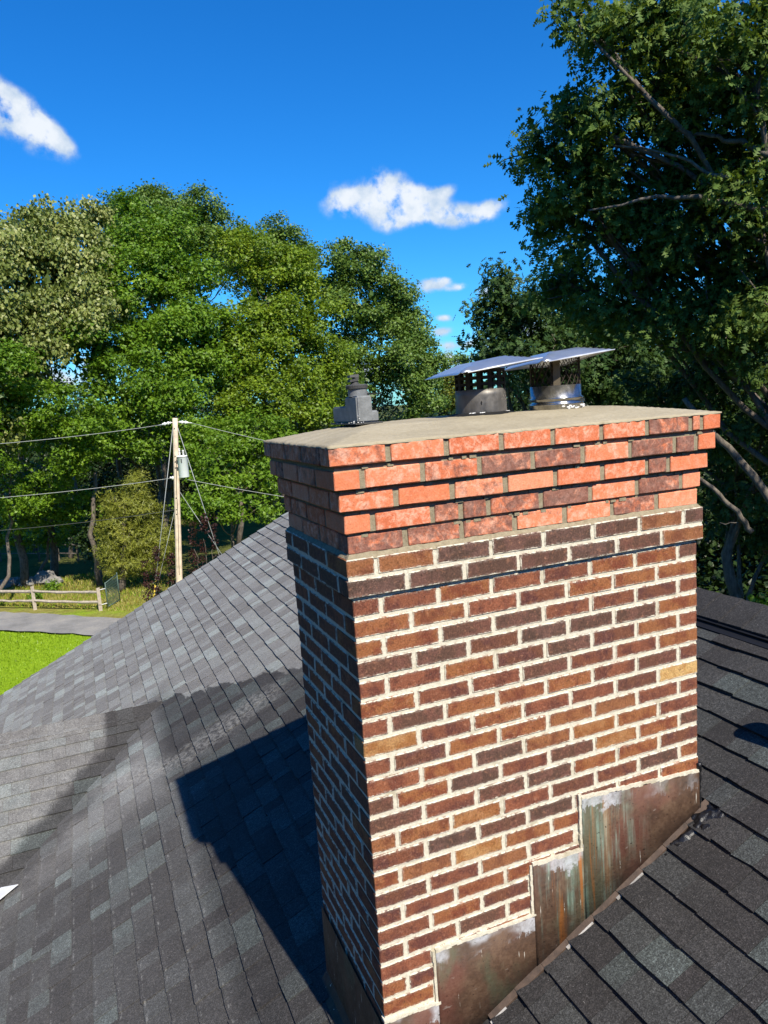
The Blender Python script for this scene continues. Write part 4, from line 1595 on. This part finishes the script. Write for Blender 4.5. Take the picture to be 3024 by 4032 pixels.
def tree(name, label, cat, group, base, lobes, mat, per_m2, leaf, n_leaf, crad, shape='rho', bark='bark', r_trunk=.3, twigs=0, droop=0.0,
         up=.55, outw=.5, rnd=.55, tint=(0, 1), flat=.6, shell=(.62, 1.02), limbs=True, lob3=None, limb_r=.10, bough=0.0, fill=0):
    L3 = [lobe_pts(*l) for l in lobes] + [(np.array(c, float), np.array(r, float)) for c, r in (lob3 or [])]
    base = Vector(base)
    root = empty(name, base, label, cat, group)
    P, O = clusters_in(L3, per_m2, shell, bough=bough)
    n = len(P)
    N0 = np.repeat(P, n_leaf, 0)
    Od = np.repeat(O, n_leaf, 0)
    off = rng.normal(size=(n * n_leaf, 3)) * np.array([crad, crad, crad * flat]) * .6
    C = N0 + off
    N = unit(Od * outw + np.array([0, 0, up]) + rng.normal(size=C.shape) * rnd)
    sz = leaf * rng.uniform(.7, 1.25, len(C))
    tc = np.repeat(rng.uniform(tint[0], tint[1], n), n_leaf)
    tn = np.clip(tc * .5 + rng.uniform(tint[0], tint[1], len(C)) * .5, 0, 1)
    if fill:
        # leaves deep inside each lobe, fewer and larger
        for c, r in L3:
            m_ = int(fill * r[0] * r[2])
            C = np.concatenate([C, c + unit(rng.normal(size=(m_, 3))) * r * rng.uniform(.1, .66, (m_, 1))])
            N = np.concatenate([N, unit(rng.normal(size=(m_, 3)))])
            sz = np.concatenate([sz, leaf * rng.uniform(1.6, 2.6, m_)])
            tn = np.concatenate([tn, rng.uniform(0, .4, m_)])  # darker tints only: inner crown shade put into the colour
    me = leaf_mesh('crown', C - np.array(base), N, sz, shape, tn, droop)
    link('crown', me, M[mat], root, base)
    # trunk and limbs
    cen = np.mean([c for c, r in L3], 0)
    ztop = max(c[2] for c, r in L3)
    mb = MB()
    top = Vector((base.x * .35 + cen[0] * .65, base.y * .35 + cen[1] * .65, base.z + (ztop - base.z) * .8))
    tr = limb(mb, base, top, r_trunk, r_trunk * .3, 9, 0.0, 10)
    if limbs:
        for c, r in L3:
            h = (c[2] - base.z) / max(.1, (top.z - base.z))
            i = int(max(2, min(9, (h - .28) * 10)))
            q = limb(mb, tr[i], c, r_trunk * .38 * (1 - i / 16), limb_r * .35, 6, .05, 6)
            for k in range(3):
                d = unit(rng.normal(size=(1, 3)))[0]
                limb(mb, q[4 + k % 2], np.array(c) + d * r * .8, limb_r * .32, limb_r * .08, 5, .05, 4)
    if twigs:
        idx = rng.choice(n, min(n, twigs), replace=False)
        cs = np.array([c for c, r in L3])
        for i in idx:
            j = np.argmin(((cs - P[i]) ** 2).sum(1))
            s0 = cs[j] + (P[i] - cs[j]) * .25
            limb(mb, s0, P[i] + rng.normal(size=3) * .1, limb_r * .16, limb_r * .05, 4, .1, 3)
    tm = mb.build('trunk', M[bark], root, True)
    return root


def ground_at(px, py, z=GZ):
    v = ray(px, py)
    return CPOS + v * ((z - CPOS.z) / v.z)


def base_of(px, dist):
    p = at(px, 1100, dist)
    return Vector((p.x, p.y, GZ))


def build_trees():
    GL = 'tall trees beyond the fence'
    kw = dict(per_m2=1.9, leaf=.215, n_leaf=40, crad=.56, r_trunk=.26, flat=.65, bough=.34, fill=60, rnd=.5, outw=.7)
    tree('oak_tree', 'pale olive oak with hanging leaves at the far left edge', 'tree', GL, base_of(30, 47),
         [(35, 545, 80, 90, 47), (115, 530, 70, 75, 48), (198, 500, 34, 50, 49), (170, 590, 75, 80, 47), (70, 650, 110, 100, 45), (-60, 620, 100, 150, 46), (150, 700, 90, 90, 46), (20, 780, 100, 90, 45), (-70, 850, 90, 160, 44)],
         'oak_pale', droop=.9, shape='rho', **kw)
    tree('oak_tree', 'dark green oak rising highest behind the bright maple', 'tree', GL, base_of(350, 64),
         [(345, 460, 62, 50, 63), (415, 470, 60, 50, 63), (290, 500, 55, 60, 63), (255, 470, 30, 40, 63), (470, 530, 60, 60, 63), (380, 560, 90, 90, 63), (520, 570, 50, 60, 64)], 'oak_far', **kw)
    tree('maple_tree', 'broad bright green maple in the middle of the left woods', 'tree', GL, base_of(330, 49),
         [(330, 545, 95, 85, 50), (255, 640, 100, 95, 48), (400, 600, 95, 80, 49), (330, 720, 120, 90, 47), (440, 760, 95, 90, 48), (215, 790, 100, 90, 46), (360, 850, 120, 80, 46), (240, 930, 110, 80, 46), (420, 950, 110, 70, 46), (290, 455, 40, 25, 51)],
         'maple', shape='maple', **kw)
    tree('maple_tree', 'yellow-green maple just left of the grey damper hood', 'tree', GL, base_of(590, 51),
         [(545, 570, 75, 65, 52), (620, 600, 80, 65, 51), (560, 680, 95, 80, 50), (660, 690, 75, 75, 50), (520, 790, 90, 80, 49), (630, 800, 100, 80, 49), (700, 790, 50, 70, 50), (560, 890, 110, 70, 48), (670, 900, 80, 60, 49), (500, 520, 45, 30, 53)],
         'maple_y', shape='maple', **kw)
    tree('oak_tree', 'slim dark oak top showing behind the yellow-green maple', 'tree', GL, base_of(610, 66),
         [(605, 525, 40, 48, 65), (570, 560, 50, 50, 65), (650, 580, 40, 50, 65)], 'oak_far', **kw)
    tree('oak_tree', 'rounded dark oak behind the damper hood, right of the maples', 'tree', GL, base_of(820, 60),
         [(745, 575, 55, 45, 60), (800, 590, 55, 48, 60), (860, 650, 50, 50, 60), (790, 680, 90, 75, 59), (885, 725, 48, 60, 60), (850, 790, 85, 75, 58), (925, 790, 38, 55, 60), (760, 840, 90, 80, 57), (900, 860, 60, 60, 59), (720, 660, 50, 60, 60)], 'oak_far', **kw)
    tree('small_tree', 'small yellowing tree seen left of the dull flue cap', 'tree', None, base_of(968, 68),
         [(963, 830, 24, 50, 68), (975, 870, 24, 40, 68)], 'yellow_leaf', **kw)
    tree('small_tree', 'small distant treetop under the low clouds beside the flue caps', 'tree', None, base_of(1000, 110),
         [(985, 785, 22, 16, 110), (1010, 795, 30, 20, 110)], 'oak_far', per_m2=.5, leaf=.4, n_leaf=30, crad=1.0, bough=.4)
    # lit maple saplings beside the roof's far corner
    kb = dict(per_m2=4.5, leaf=.19, n_leaf=18, crad=.34, r_trunk=.12, bough=.42, fill=30)
    tree('maple_tree', 'low leafy maple crowding the roof edge right of the pole', 'tree', None, base_of(500, 39),
         [(470, 1010, 60, 55, 39), (540, 1000, 60, 55, 40), (450, 1090, 60, 50, 38), (530, 1080, 60, 50, 38), (590, 1060, 50, 60, 39), (430, 950, 45, 45, 41), (560, 940, 60, 50, 41), (610, 990, 40, 50, 40)], 'maple', shape='maple', **kb)
    tree('maple_tree', 'leafy maple branches hanging low at the left edge above the fence', 'tree', None, base_of(-40, 42),
         [(10, 1085, 50, 28, 43), (70, 1090, 36, 22, 43), (130, 965, 70, 40, 43), (20, 930, 50, 45, 43), (150, 1010, 50, 35, 43), (-50, 1000, 60, 60, 42), (30, 870, 70, 50, 42), (115, 890, 70, 50, 42), (190, 930, 60, 45, 42), (-70, 820, 90, 110, 40), (-150, 900, 90, 130, 39), (45, 1130, 60, 26, 45), (125, 1115, 55, 30, 46), (185, 1095, 40, 36, 45), (90, 1040, 60, 40, 44), (30, 1165, 50, 22, 48), (110, 1160, 50, 22, 50), (170, 1150, 40, 26, 48)], 'maple', shape='maple', limbs=False, **kb)
    tree('small_tree', 'thin sapling in the shade left of the cedar', 'tree', None, base_of(200, 46),
         [(195, 1170, 20, 40, 45), (225, 1060, 40, 40, 46)], 'dark_leaf', **kb)
    tree('dead_bush', 'brown withered bush low at the left edge', 'bush', None, base_of(60, 48),
         [(60, 1062, 45, 18, 47), (110, 1068, 30, 14, 47)], 'brown_leaf', **kb)
    # cedar by the pole
    c = ground_at(262, 1277)
    d = math.hypot(c.x - CPOS.x, c.y - CPOS.y)
    tree('cedar_tree', 'small olive cedar standing left of the utility pole', 'tree', None, c,
         [(290, 1060, 26, 32, d), (270, 1090, 46, 30, d), (310, 1110, 40, 34, d), (250, 1140, 40, 34, d), (300, 1165, 58, 36, d), (245, 1190, 36, 30, d), (330, 1195, 40, 34, d), (285, 1215, 60, 26, d), (300, 1035, 12, 20, d), (345, 1170, 30, 40, d)], 'cedar',
         per_m2=8, leaf=.22, n_leaf=24, crad=.30, shape='spray', r_trunk=.22, up=.3, outw=.9, rnd=.5)
    # dark red shrubs round the foot of the pole
    for i, (px, py, rx, ry, dd, txt) in enumerate([(318, 1250, 9, 26, 33.5, 'narrow dark red shrub, leftmost by the foot of the pole'), (338, 1222, 9, 34, 33.0, 'tallest dark red shrub just left of the pole'), (371, 1222, 12, 22, 33.5, 'squat dark red shrub touching the pole'),
                                     (418, 1160, 6, 26, 32.5, 'dark red shrub right of the pole, nearest to it'), (438, 1135, 7, 26, 33.0, 'wide dark red shrub midway between pole and chimney'), (462, 1150, 7, 24, 33.2, 'dark red shrub by the roof edge, farthest right of the pole')]):
        b = at(px, py, dd)
        tree('red_shrub', txt, 'shrub', 'dark red shrubs round the pole', (b.x, b.y, GZ), [(px + random.uniform(-3, 3), py + k * ry * 1.1, rx * .7, ry * .7, dd) for k in (-.6, .4, 1.5, 2.8)], 'barberry',
             per_m2=11, leaf=.10, n_leaf=14, crad=.12, r_trunk=.03, limbs=False)
    # the big oak on the right: trunk just outside the picture
    ob = Vector((15.2, 9.0, GZ))
    lob = [(1250, 30, 40, 36, 14.5), (1300, 75, 60, 50, 14.5), (1390, 35, 80, 55, 15), (1490, 70, 90, 70, 15), (1600, 60, 90, 80, 14), (1350, 150, 48, 30, 14.5), (1440, 160, 70, 55, 15.5), (1590, 180, 80, 55, 15),
           (1205, 245, 34, 36, 15), (1290, 270, 80, 52, 15), (1400, 280, 90, 62, 15.5), (1540, 290, 90, 62, 15.5), (1650, 300, 70, 80, 15),
           (1165, 325, 38, 40, 15.5), (1245, 370, 85, 62, 15.5), (1370, 400, 100, 66, 16), (1510, 420, 100, 70, 16), (1640, 440, 80, 80, 15),
           (1178, 450, 40, 50, 16), (1270, 510, 90, 66, 16), (1400, 540, 100, 70, 16.5), (1540, 570, 110, 80, 16), (1660, 580, 70, 90, 15.5),
           (1220, 610, 66, 55, 17), (1350, 660, 100, 66, 17), (1490, 700, 110, 76, 16.5), (1630, 720, 90, 90, 16)]
    off = [((14.5, 2.0, 4.5), (3.0, 3.0, 2.2)), ((18.5, 4.5, 5.0), (3.2, 3.0, 2.4)), ((12.5, .2, 3.2), (2.2, 2.2, 1.6)), ((16.5, 5.5, .5), (2.5, 2, 1.8))]  # crown lobes out of view, added to shade the woods lower right
    root = tree('oak_tree', 'great dark oak filling the right edge, with lobed leaves and pale limbs', 'tree', None, ob, lob, 'oak_near', 10.5, .175, 15, .30, shape='oak', bark='bark', r_trunk=.30, twigs=500, droop=.45,
                up=.45, outw=.4, rnd=.6, flat=.7, bough=.42, fill=48, shell=(.35, 1.04), lob3=off, limb_r=.13)
    # limbs that show bare
    for pts, r0, r1 in [([(1720, 85), (1659, 50), (1600, 8)], .16, .11), ([(1700, 250), (1620, 190), (1589, 167), (1544, 145), (1500, 123), (1466, 100)], .14, .05), ([(1500, 95), (1480, 60), (1452, 0)], .05, .03),
                        ([(1700, 350), (1600, 308), (1535, 296), (1462, 282)], .13, .05), ([(1720, 470), (1615, 446), (1507, 427), (1414, 427), (1270, 455)], .15, .04), ([(1620, 400), (1538, 375), (1440, 330), (1330, 315)], .09, .03), ([(1660, 95), (1610, 130), (1555, 190)], .05, .02)]:
        mb = MB()
        r0, r1 = r0 * .45, r1 * .45
        pp = [at(x, y, 14.5) for i, (x, y) in enumerate(pts)]
        q = []
        for i in range(len(pp) - 1):
            for k in range(4):
                q.append(pp[i].lerp(pp[i + 1], k / 4) + Vector((random.gauss(0, .012), random.gauss(0, .03), random.gauss(0, .012))))
        q.append(pp[-1])
        mb.tube(q, [r0 + (r1 - r0) * i / (len(q) - 1) for i in range(len(q))], 8)
        mb.build('limb', M['bark_pale'], root, True)
    ob2 = base_of(1130, 23)
    tree('oak_tree', 'lower dark oak behind the right flue cap', 'tree', None, ob2,
         [(1080, 600, 24, 34, 21), (1085, 660, 44, 44, 21), (1140, 670, 60, 50, 21), (1045, 725, 32, 32, 21), (1110, 740, 66, 44, 21), (1200, 740, 80, 50, 21), (1290, 770, 80, 50, 21), (1060, 775, 36, 24, 22), (1180, 820, 90, 50, 22), (1320, 850, 90, 60, 22), (1240, 690, 80, 50, 22), (1340, 730, 90, 56, 22), (1430, 780, 90, 56, 22)], 'oak_mid', 10, .19, 15, .34, shape='oak', bark='bark', r_trunk=.22, droop=.45, twigs=60, bough=.42, fill=60)
    tree('oak_tree', 'shaded oak with bare mossy lower limbs right of the chimney', 'tree', None, base_of(1700, 20),
         [(1420, 850, 90, 50, 19), (1560, 850, 110, 66, 18.5), (1650, 900, 80, 80, 18), (1580, 960, 90, 60, 19), (1640, 1040, 80, 60, 19), (1590, 1110, 60, 40, 20), (1690, 1140, 60, 60, 20), (1500, 900, 80, 50, 20), (1560, 1040, 50, 40, 20)], 'oak_mid', 7.5, .18, 15, .36, shape='oak', bark='bark', r_trunk=.25, droop=.4, twigs=40, bough=.42, fill=30)
    root = empty('fallen_limb', at(1590, 1060, 16), 'bare grey dead limbs slanting down right of the crown', 'dead limb')
    for pts, r0, r1 in [([(1480, 860), (1530, 920), (1590, 985), (1659, 1070), (1700, 1120)], .05, .09), ([(1490, 1010), (1540, 1055), (1590, 1105), (1625, 1150)], .035, .06), ([(1560, 1130), (1595, 1128)], .012, .01)]:
        mb = MB()
        pp = [at(x, y, 16) for x, y in pts]
        q = []
        for i in range(len(pp) - 1):
            for k in range(4):
                q.append(pp[i].lerp(pp[i + 1], k / 4) + Vector((random.gauss(0, .02), random.gauss(0, .03), random.gauss(0, .02))))
        q.append(pp[-1])
        mb.tube(q, [r0 + (r1 - r0) * i / (len(q) - 1) for i in range(len(q))], 8)
        mb.build('branch', M['bark_pale'], root, True)
    tree('leafy_bush', 'bright green bush top beyond the ridge at the right edge', 'bush', None, base_of(1660, 13),
         [(1650, 1310, 36, 24, 13), (1612, 1325, 26, 22, 13), (1690, 1330, 50, 40, 13), (1650, 1380, 60, 50, 13)], 'maple', 14, .11, 16, .16, shape='rho', r_trunk=.08)
    # the wood behind everything: reads as one dark mass
    C_, r_ = [], []
    L3 = []
    for i in range(26):
        px = -120 + i * 44
        L3.append(lobe_pts(px, 985 + 60 * math.sin(i * 1.7), 70, 110, 74 + 6 * math.sin(i * 2.3)))
        L3.append(lobe_pts(px + 20, 1120, 70, 55, 70 + 5 * math.sin(i * 1.3)))
    for i in range(18):
        px = 1040 + i * 42
        L3.append(lobe_pts(px, 930 + 30 * math.sin(i * 2.1), 70, 90, 34 + 4 * math.sin(i * 1.9)))
        L3.append(lobe_pts(px + 10, 1120, 70, 110, 32 + 3 * math.sin(i * 1.1)))
        if i > 1:
            L3.append(lobe_pts(px, 820, 60, 70, 37 + 3 * math.sin(i * 2.7)))
        L3.append(lobe_pts(px + 10, 1330, 70, 120, 30 + 3 * math.sin(i * 1.6)))
    P, O = clusters_in(L3, .62, (.5, 1.05))
    k = 38
    C = np.repeat(P, k, 0) + rng.normal(size=(len(P) * k, 3)) * np.array([.6, .6, .45])
    N = unit(np.repeat(O, k, 0) * .5 + np.array([0, 0, .5]) + rng.normal(size=C.shape) * .6)
    me = leaf_mesh('woodland', C, N, .26 * rng.uniform(.7, 1.3, len(C)), 'rho', rng.uniform(0, 1, len(C)) ** 1.6)
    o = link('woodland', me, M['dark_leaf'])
    tag(o, 'dark mass of woods far behind the nearer trees', None, None, 'stuff')
    # rest of the wood, unseen, added to hold back sky light from the sides
    L4 = []
    for k in range(32):
        az = math.radians(68 + k * 8.2)
        if math.radians(120) < az < math.radians(225):
            R_, zt = 44, 6
        else:
            R_, zt = 32, 8.5
        for z in ((-4, 3, zt) if zt > 7 else (-4, 1, zt)):
            L4.append((np.array([CPOS.x + (R_ + random.uniform(-3, 3)) * math.sin(az), CPOS.y + (R_ + random.uniform(-3, 3)) * math.cos(az), z]), np.array([4.2, 4.2, 4.8])))
    P4, O4 = clusters_in(L4, .34, (.5, 1.05))
    k4 = 12
    C4 = np.repeat(P4, k4, 0) + rng.normal(size=(len(P4) * k4, 3)) * .9
    N4 = unit(np.repeat(O4, k4, 0) * .6 + np.array([0, 0, .5]) + rng.normal(size=C4.shape) * .5)
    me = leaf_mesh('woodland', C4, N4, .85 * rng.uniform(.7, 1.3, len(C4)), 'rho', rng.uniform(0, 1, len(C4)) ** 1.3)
    tag(link('woodland', me, M['dark_leaf']), 'unseen woods added round the yard to hold back the sky light', None, None, 'stuff')
    # trunks in the shade of the wood that can be told apart
    for px, py0, py1, dd, rr in [(80, 1000, 1240, 49, .17), (118, 1020, 1235, 55, .12), (205, 1020, 1268, 44, .12), (250, 780, 1000, 50, .13), (160, 1030, 1230, 58, .14), (480, 760, 1000, 51, .14), (545, 760, 960, 53, .12), (318, 830, 1050, 50, .14), (45, 1010, 1235, 60, .12)]:
        a = at(px, py0, dd)
        mb = MB()
        limb(mb, (a.x + random.uniform(-.5, .5), a.y, GZ - .1), a, rr * 1.5, rr * .8, 8, 0, 8)
        nm = mb.build('tree_trunk', M['bark'], None, True, origin=(a.x, a.y, GZ))
        side = {80: 'at the far left behind the stones', 118: 'thin, between the stones and the far rail fence', 205: 'slender, beside the cedar', 250: 'high above the cedar', 160: 'far off over the shaded lawn', 480: 'pale, above the pole insulators to the right', 545: 'between the two maples', 318: 'just left above the pole top', 45: 'far left by the distant fence'}[px]
        tag(nm, 'bare tree trunk in the woods, ' + side, 'tree trunk', 'trunks in the woods')


build_trees()


# ------------------------------------------------------------------ utility pole and its lines
def build_pole():
    top = at(378, 903, 33)
    mid = at(387, 1250, 33)
    dirv = (mid - top) / (top.z - mid.z)
    foot = top + dirv * (top.z - GZ)
    pole = empty('utility_pole', foot, 'leaning pale wooden utility pole above the roof edge', 'utility pole')
    mb = MB()
    n = 14
    mb.tube([top.lerp(foot, i / n) for i in range(n + 1)], [.108 + .05 * i / n for i in range(n + 1)], 16)
    mb.build('shaft', M['pole'], pole, True)

    def on_pole(py):
        return at(378 + (py - 903) * 9 / 347, py, 33)
    right = Vector((CR.x, CR.y, 0)).normalized()
    back = Vector((-right.y, right.x, 0))
    # insulator strings at the top, both ways
    for sg in (-1, 1):
        p0 = on_pole(912) + right * sg * .11
        mb = MB()
        for k, (o, r) in enumerate(((.10, .05), (.19, .075), (.27, .045), (.34, .075), (.42, .05))):
            blob(mb, p0 + right * sg * o + Vector((0, 0, -.03 * o * 4)), r, (.8, .8, 1), 7, .02)
        mb.tube([p0, p0 + right * sg * .6 + Vector((0, 0, -.08))], .022, 6)
        mb.build('insulator', M['porcelain'], pole, True)
        p1 = on_pole(1032) + right * sg * .15
        mb = MB()
        blob(mb, p1, .075, (1, 1, 1.1), 7, .05)
        blob(mb, p1 + right * sg * .1 + Vector((0, 0, .02)), .05, (1, 1, 1), 6, .05)
        mb.build('spool', M['porcelain'], pole, True)
    for py in (925, 985, 997, 1010, 1075, 1100, 1110):
        p = on_pole(py) - back * .128
        mb = MB()
        blob(mb, p, .026, (1, 1, 1), 5, .1)
        mb.build('bolt', M['dark_metal'], pole)
    mb = MB()
    mb.tube([on_pole(990) - back * .135 + right * .05, on_pole(1060) - back * .14 + right * .03, on_pole(1120) - back * .145 + right * .06, on_pole(1240) - back * .15 + right * .05], .012, 5)
    mb.build('ground_wire', M['dark_metal'], pole)
    # transformer can
    c = at(396, 1008, 33) - back * .05
    tf = empty('transformer', c, 'pale grey transformer can hung on the utility pole', 'transformer')
    MB().lathe((c.x, c.y, c.z), [(0, -.46), (.215, -.46), (.225, -.44), (.225, .40), (.235, .41), (.235, .45), (.20, .48), (.0, .50)], 32).build('tank', M['xfmr'], tf, True)
    MB().lathe((c.x, c.y, c.z), [(.236, .412), (.242, .42), (.242, .435), (.236, .442)], 32).build('lid_band', M['copper_lip'], tf, True)
    for ox, oz, s_ in ((-.09, .5, 1.0), (.07, .5, .75)):
        mb = MB()
        b0 = c + right * ox + Vector((0, 0, oz - .02))
        for k in range(5):
            mb.lathe((b0.x, b0.y, b0.z + .065 * k * s_), [(0, 0), (.05, .004), (.055, .022), (.03, .03), (.03, .065 * s_)], 12)
        mb.build('bushing', M['porcelain'], tf, True)
    for z in (.25, -.05):
        mb = MB()
        q = c - right * .2 - back * .14 + Vector((0, 0, z))
        mb.box((q.x - .03, q.y - .03, q.z - .06), (q.x + .03, q.y + .03, q.z + .06))
        mb.build('lug', M['dark_metal'], tf)
    mb = MB()
    q = c + right * .02 - back * .23 + Vector((0, 0, .3))
    mb.box((q.x - .02, q.y - .01, q.z - .12), (q.x + .02, q.y + .02, q.z + .06))
    mb.build('arrester', M['dark_metal'], tf)

    def wire(label, a, b, sag, r, nm='power_line', g='overhead lines', mat='wire'):
        pts = []
        for i in range(25):
            f = i / 24
            pts.append(Vector(a).lerp(Vector(b), f) + Vector((0, 0, -sag * 4 * f * (1 - f))))
        o = MB().tube(pts, r, 5).build(nm, M[mat], None, True, origin=a)
        return tag(o, label, 'wire', g)
    wire('upper power line running from the pole top to the left edge', on_pole(912) - right * .7 + Vector((0, 0, -.08)), at(-260, 975, 34), .15, .0105)
    wire('upper power line running from the pole top behind the chimney', on_pole(912) + right * .7 + Vector((0, 0, -.08)), at(900, 1012, 34), .15, .0105)
    wire('lower power line from below the transformer to the left edge', on_pole(1032) - right * .2, at(-260, 1092, 34), .15, .011)
    wire('lower power line from below the transformer towards the chimney', on_pole(1034) + right * .2, at(900, 1112, 34), .12, .011)
    wire('dark cable crossing the trees low on the left of the pole', on_pole(1101) - right * .1, at(-260, 1160, 36), .2, .014, 'cable', 'overhead lines', 'dark_metal')
    # guys
    for (py, sg, foot_px, lab, r) in ((925, -1, (337, 1250), 'pale guy wire slanting down left from the pole top', .016), (925, 1, (477, 1210), 'pale guy wire slanting down right from the pole top', .016),
                                      (1100, -1, (346, 1240), 'short guy wire on the left of the pole', .009), (1062, 1, (447, 1150), 'short guy wire on the right of the pole', .012)):
        a = on_pole(py) + right * sg * .11
        v = at(foot_px[0], foot_px[1], 33.0)
        dv = (v - a)
        b = a + dv * ((a.z - GZ - .05) / -dv.z)
        o = empty('guy_wire', (b.x, b.y, GZ), lab, 'guy wire', 'guy wires of the pole')
        MB().tube([a, a.lerp(b, .5), b], r, 5).build('strand', M['wire'], o, True)
        if py == 925 and sg < 0:
            p0, p1 = a.lerp(b, .74), a.lerp(b, .985)
            MB().tube([p0, p1], .035, 8).build('guard', M['yellow'], o, True)


build_pole()


# ------------------------------------------------------------------ fence, gate, stones, far fence
def build_yard():
    P1, P2 = Vector((-3.81, 38.47, GZ)), Vector((-.75, 35.99, GZ))
    st = P2 - P1
    posts = [P2 - st * k for k in range(0, 4)]
    fence = empty('rail_fence', P1, 'silvered split rail fence along the drive at the left', 'fence')
    for p in posts:
        mb = MB()
        h = 1.18 + random.uniform(-.03, .05)
        mb.hexa([(p.x - .085, p.y - .06, GZ - .1), (p.x + .085, p.y - .06, GZ - .1), (p.x + .085, p.y + .06, GZ - .1), (p.x - .085, p.y + .06, GZ - .1),
                 (p.x - .075, p.y - .06, GZ + h), (p.x + .075, p.y - .05, GZ + h + .03), (p.x + .07, p.y + .05, GZ + h), (p.x - .075, p.y + .06, GZ + h - .02)])
        mb.build('post', M['fence'], fence)
    for a, b_ in zip(posts[:-1], posts[1:]):
        for hz in (.96, .46):
            mb = MB()
            pts = []
            for i in range(9):
                f = i / 8
                pts.append(a.lerp(b_, f) + Vector((0, 0, hz + .05 * math.sin(f * 3.1) * random.choice([-1, -.5]) + random.uniform(-.012, .012))))
            mb.tube(pts, [.07 + random.uniform(-.012, .012) for _ in pts], 6)
            mb.build('rail', M['fence'], fence)
    # wire gate standing open beside the last post
    g0 = P2 + Vector((.35, .15, 0))
    g1 = g0 + Vector((.62, 1.1, 0))
    gate = empty('wire_gate', g0, 'open green wire gate panel beside the last fence post', 'gate')
    up = lambda p, z: Vector((p.x, p.y, GZ + z))
    for (a, b_) in ((up(g0, .05), up(g0, 1.35)), (up(g1, .1), up(g1, 1.55)), (up(g0, .12), up(g1, .12)), (up(g0, 1.3), up(g1, 1.45))):
        MB().tube([a, b_], .028, 6).build('frame_tube', M['gate'], gate, True)
    mb = MB()
    for k in range(1, 12):
        f = k / 12
        mb.tube([up(g0.lerp(g1, f), .12), up(g0.lerp(g1, f), 1.3 + .15 * f)], .008, 4)
    for k in range(1, 10):
        mb.tube([up(g0, .12 + .12 * k), up(g1, .12 + .13 * k)], .008, 4)
    mb.build('wire_mesh', M['gate'], gate)
    for z in (.3, 1.05):
        MB().tube([up(P2, z) + Vector((.06, 0, 0)), up(g0, z)], .02, 5).build('hinge', M['porcelain'], gate)
    # field stones beyond the fence
    for (px, py, s_, txt) in ((12, 1262, .42, 'grey field stone at the left edge behind the fence'), (33, 1256, .40, 'rounded field stone, second from the left edge behind the fence'), (62, 1258, .45, 'dark low field stone in the middle of the row behind the fence'),
                              (98, 1252, .62, 'large flat-topped field stone, biggest behind the fence'), (118, 1255, .42, 'field stone at the right end of the row behind the fence')):
        p = ground_at(px, py + 8)
        mb = MB()
        blob(mb, (0, 0, s_ * .45), s_, (1.1, .9, .75), 7, .16)
        o = mb.build('field_stone', M['stone'], None, False)
        o.location = (p.x, p.y, GZ)
        tag(o, txt, 'stone', 'field stones behind the fence')
    # far paddock fence
    far = empty('paddock_fence', at(90, 1200, 58), 'distant dark post and rail fence beyond the shaded lawn', 'fence')
    pp = []
    for k in range(7):
        p = ground_at(-40 + k * 42, 1212 + (k % 2))
        p.z = GZ
        pp.append(p)
        MB().box((p.x - .06, p.y - .06, GZ), (p.x + .06, p.y + .06, GZ + 1.3)).build('post', M['bark'], far)
    for a, b_ in zip(pp[:-1], pp[1:]):
        for z in (.55, 1.15):
            MB().tube([up(a, z), up(b_, z)], .035, 5).build('rail', M['bark'], far)
    # low weeds at the fence
    for px, py, txt in ((75, 1290, 'leafy green weed clump against the fence at the left'), (112, 1268, 'small weeds under the rails near the fence post')):
        b = ground_at(px, py + 12)
        d = math.hypot(b.x - CPOS.x, b.y - CPOS.y)
        tree('weed_clump', txt, 'weeds', None, b, [(px, py, 13, 12, d), (px + 6, py - 8, 8, 9, d)], 'maple', 30, .11, 9, .12, r_trunk=.012, limbs=False)
    # mown lawn and dry verge: blades over what shows of it
    n = 46000
    u = rng.uniform(0, 1, n)
    x = rng.uniform(-10, 3.5, n)
    y = rng.uniform(20, 46, n)
    yc = 33.45 - .935 * x          # middle of the drive
    keep = (np.abs(y - yc + .1) > 1.95)
    x, y = x[keep], y[keep]
    n = len(x)
    h = np.where(y > 33 - .935 * x, rng.uniform(.06, .2, n), rng.uniform(.05, .11, n))
    ang = rng.uniform(0, 6.28, n)
    w = .035
    dx, dy = np.cos(ang) * w, np.sin(ang) * w
    lean = rng.normal(size=(n, 2)) * .05
    V = np.zeros((n, 3, 3))
    V[:, 0] = np.stack([x - dx, y - dy, np.full(n, GZ - .05)], -1)
    V[:, 1] = np.stack([x + dx, y + dy, np.full(n, GZ - .05)], -1)
    V[:, 2] = np.stack([x + lean[:, 0], y + lean[:, 1], GZ + h], -1)
    beyond = (y > 33.4 - .935 * x) & (rng.uniform(0, 1, n) < .8)
    for sel, nm, mt, lab in ((~beyond, 'grass', 'grass', 'mown bright green grass of the yard below the roof'), (beyond, 'dry_grass', 'straw', 'dry yellowing grass of the verge between drive and fence')):
        k = int(sel.sum())
        me = np_mesh(nm, V[sel].reshape(-1, 3), np.arange(k * 3).reshape(-1, 3), {'tint': np.repeat(rng.uniform(0, 1, k), 3)})
        tag(link(nm, me, M[mt]), lab, None, None, 'stuff')


build_yard()

print('TRIS', sum(len(o.data.polygons) * (2 if len(o.data.polygons) and len(o.data.polygons[0].vertices) == 4 else 1) for o in bpy.data.objects if o.type == 'MESH'))
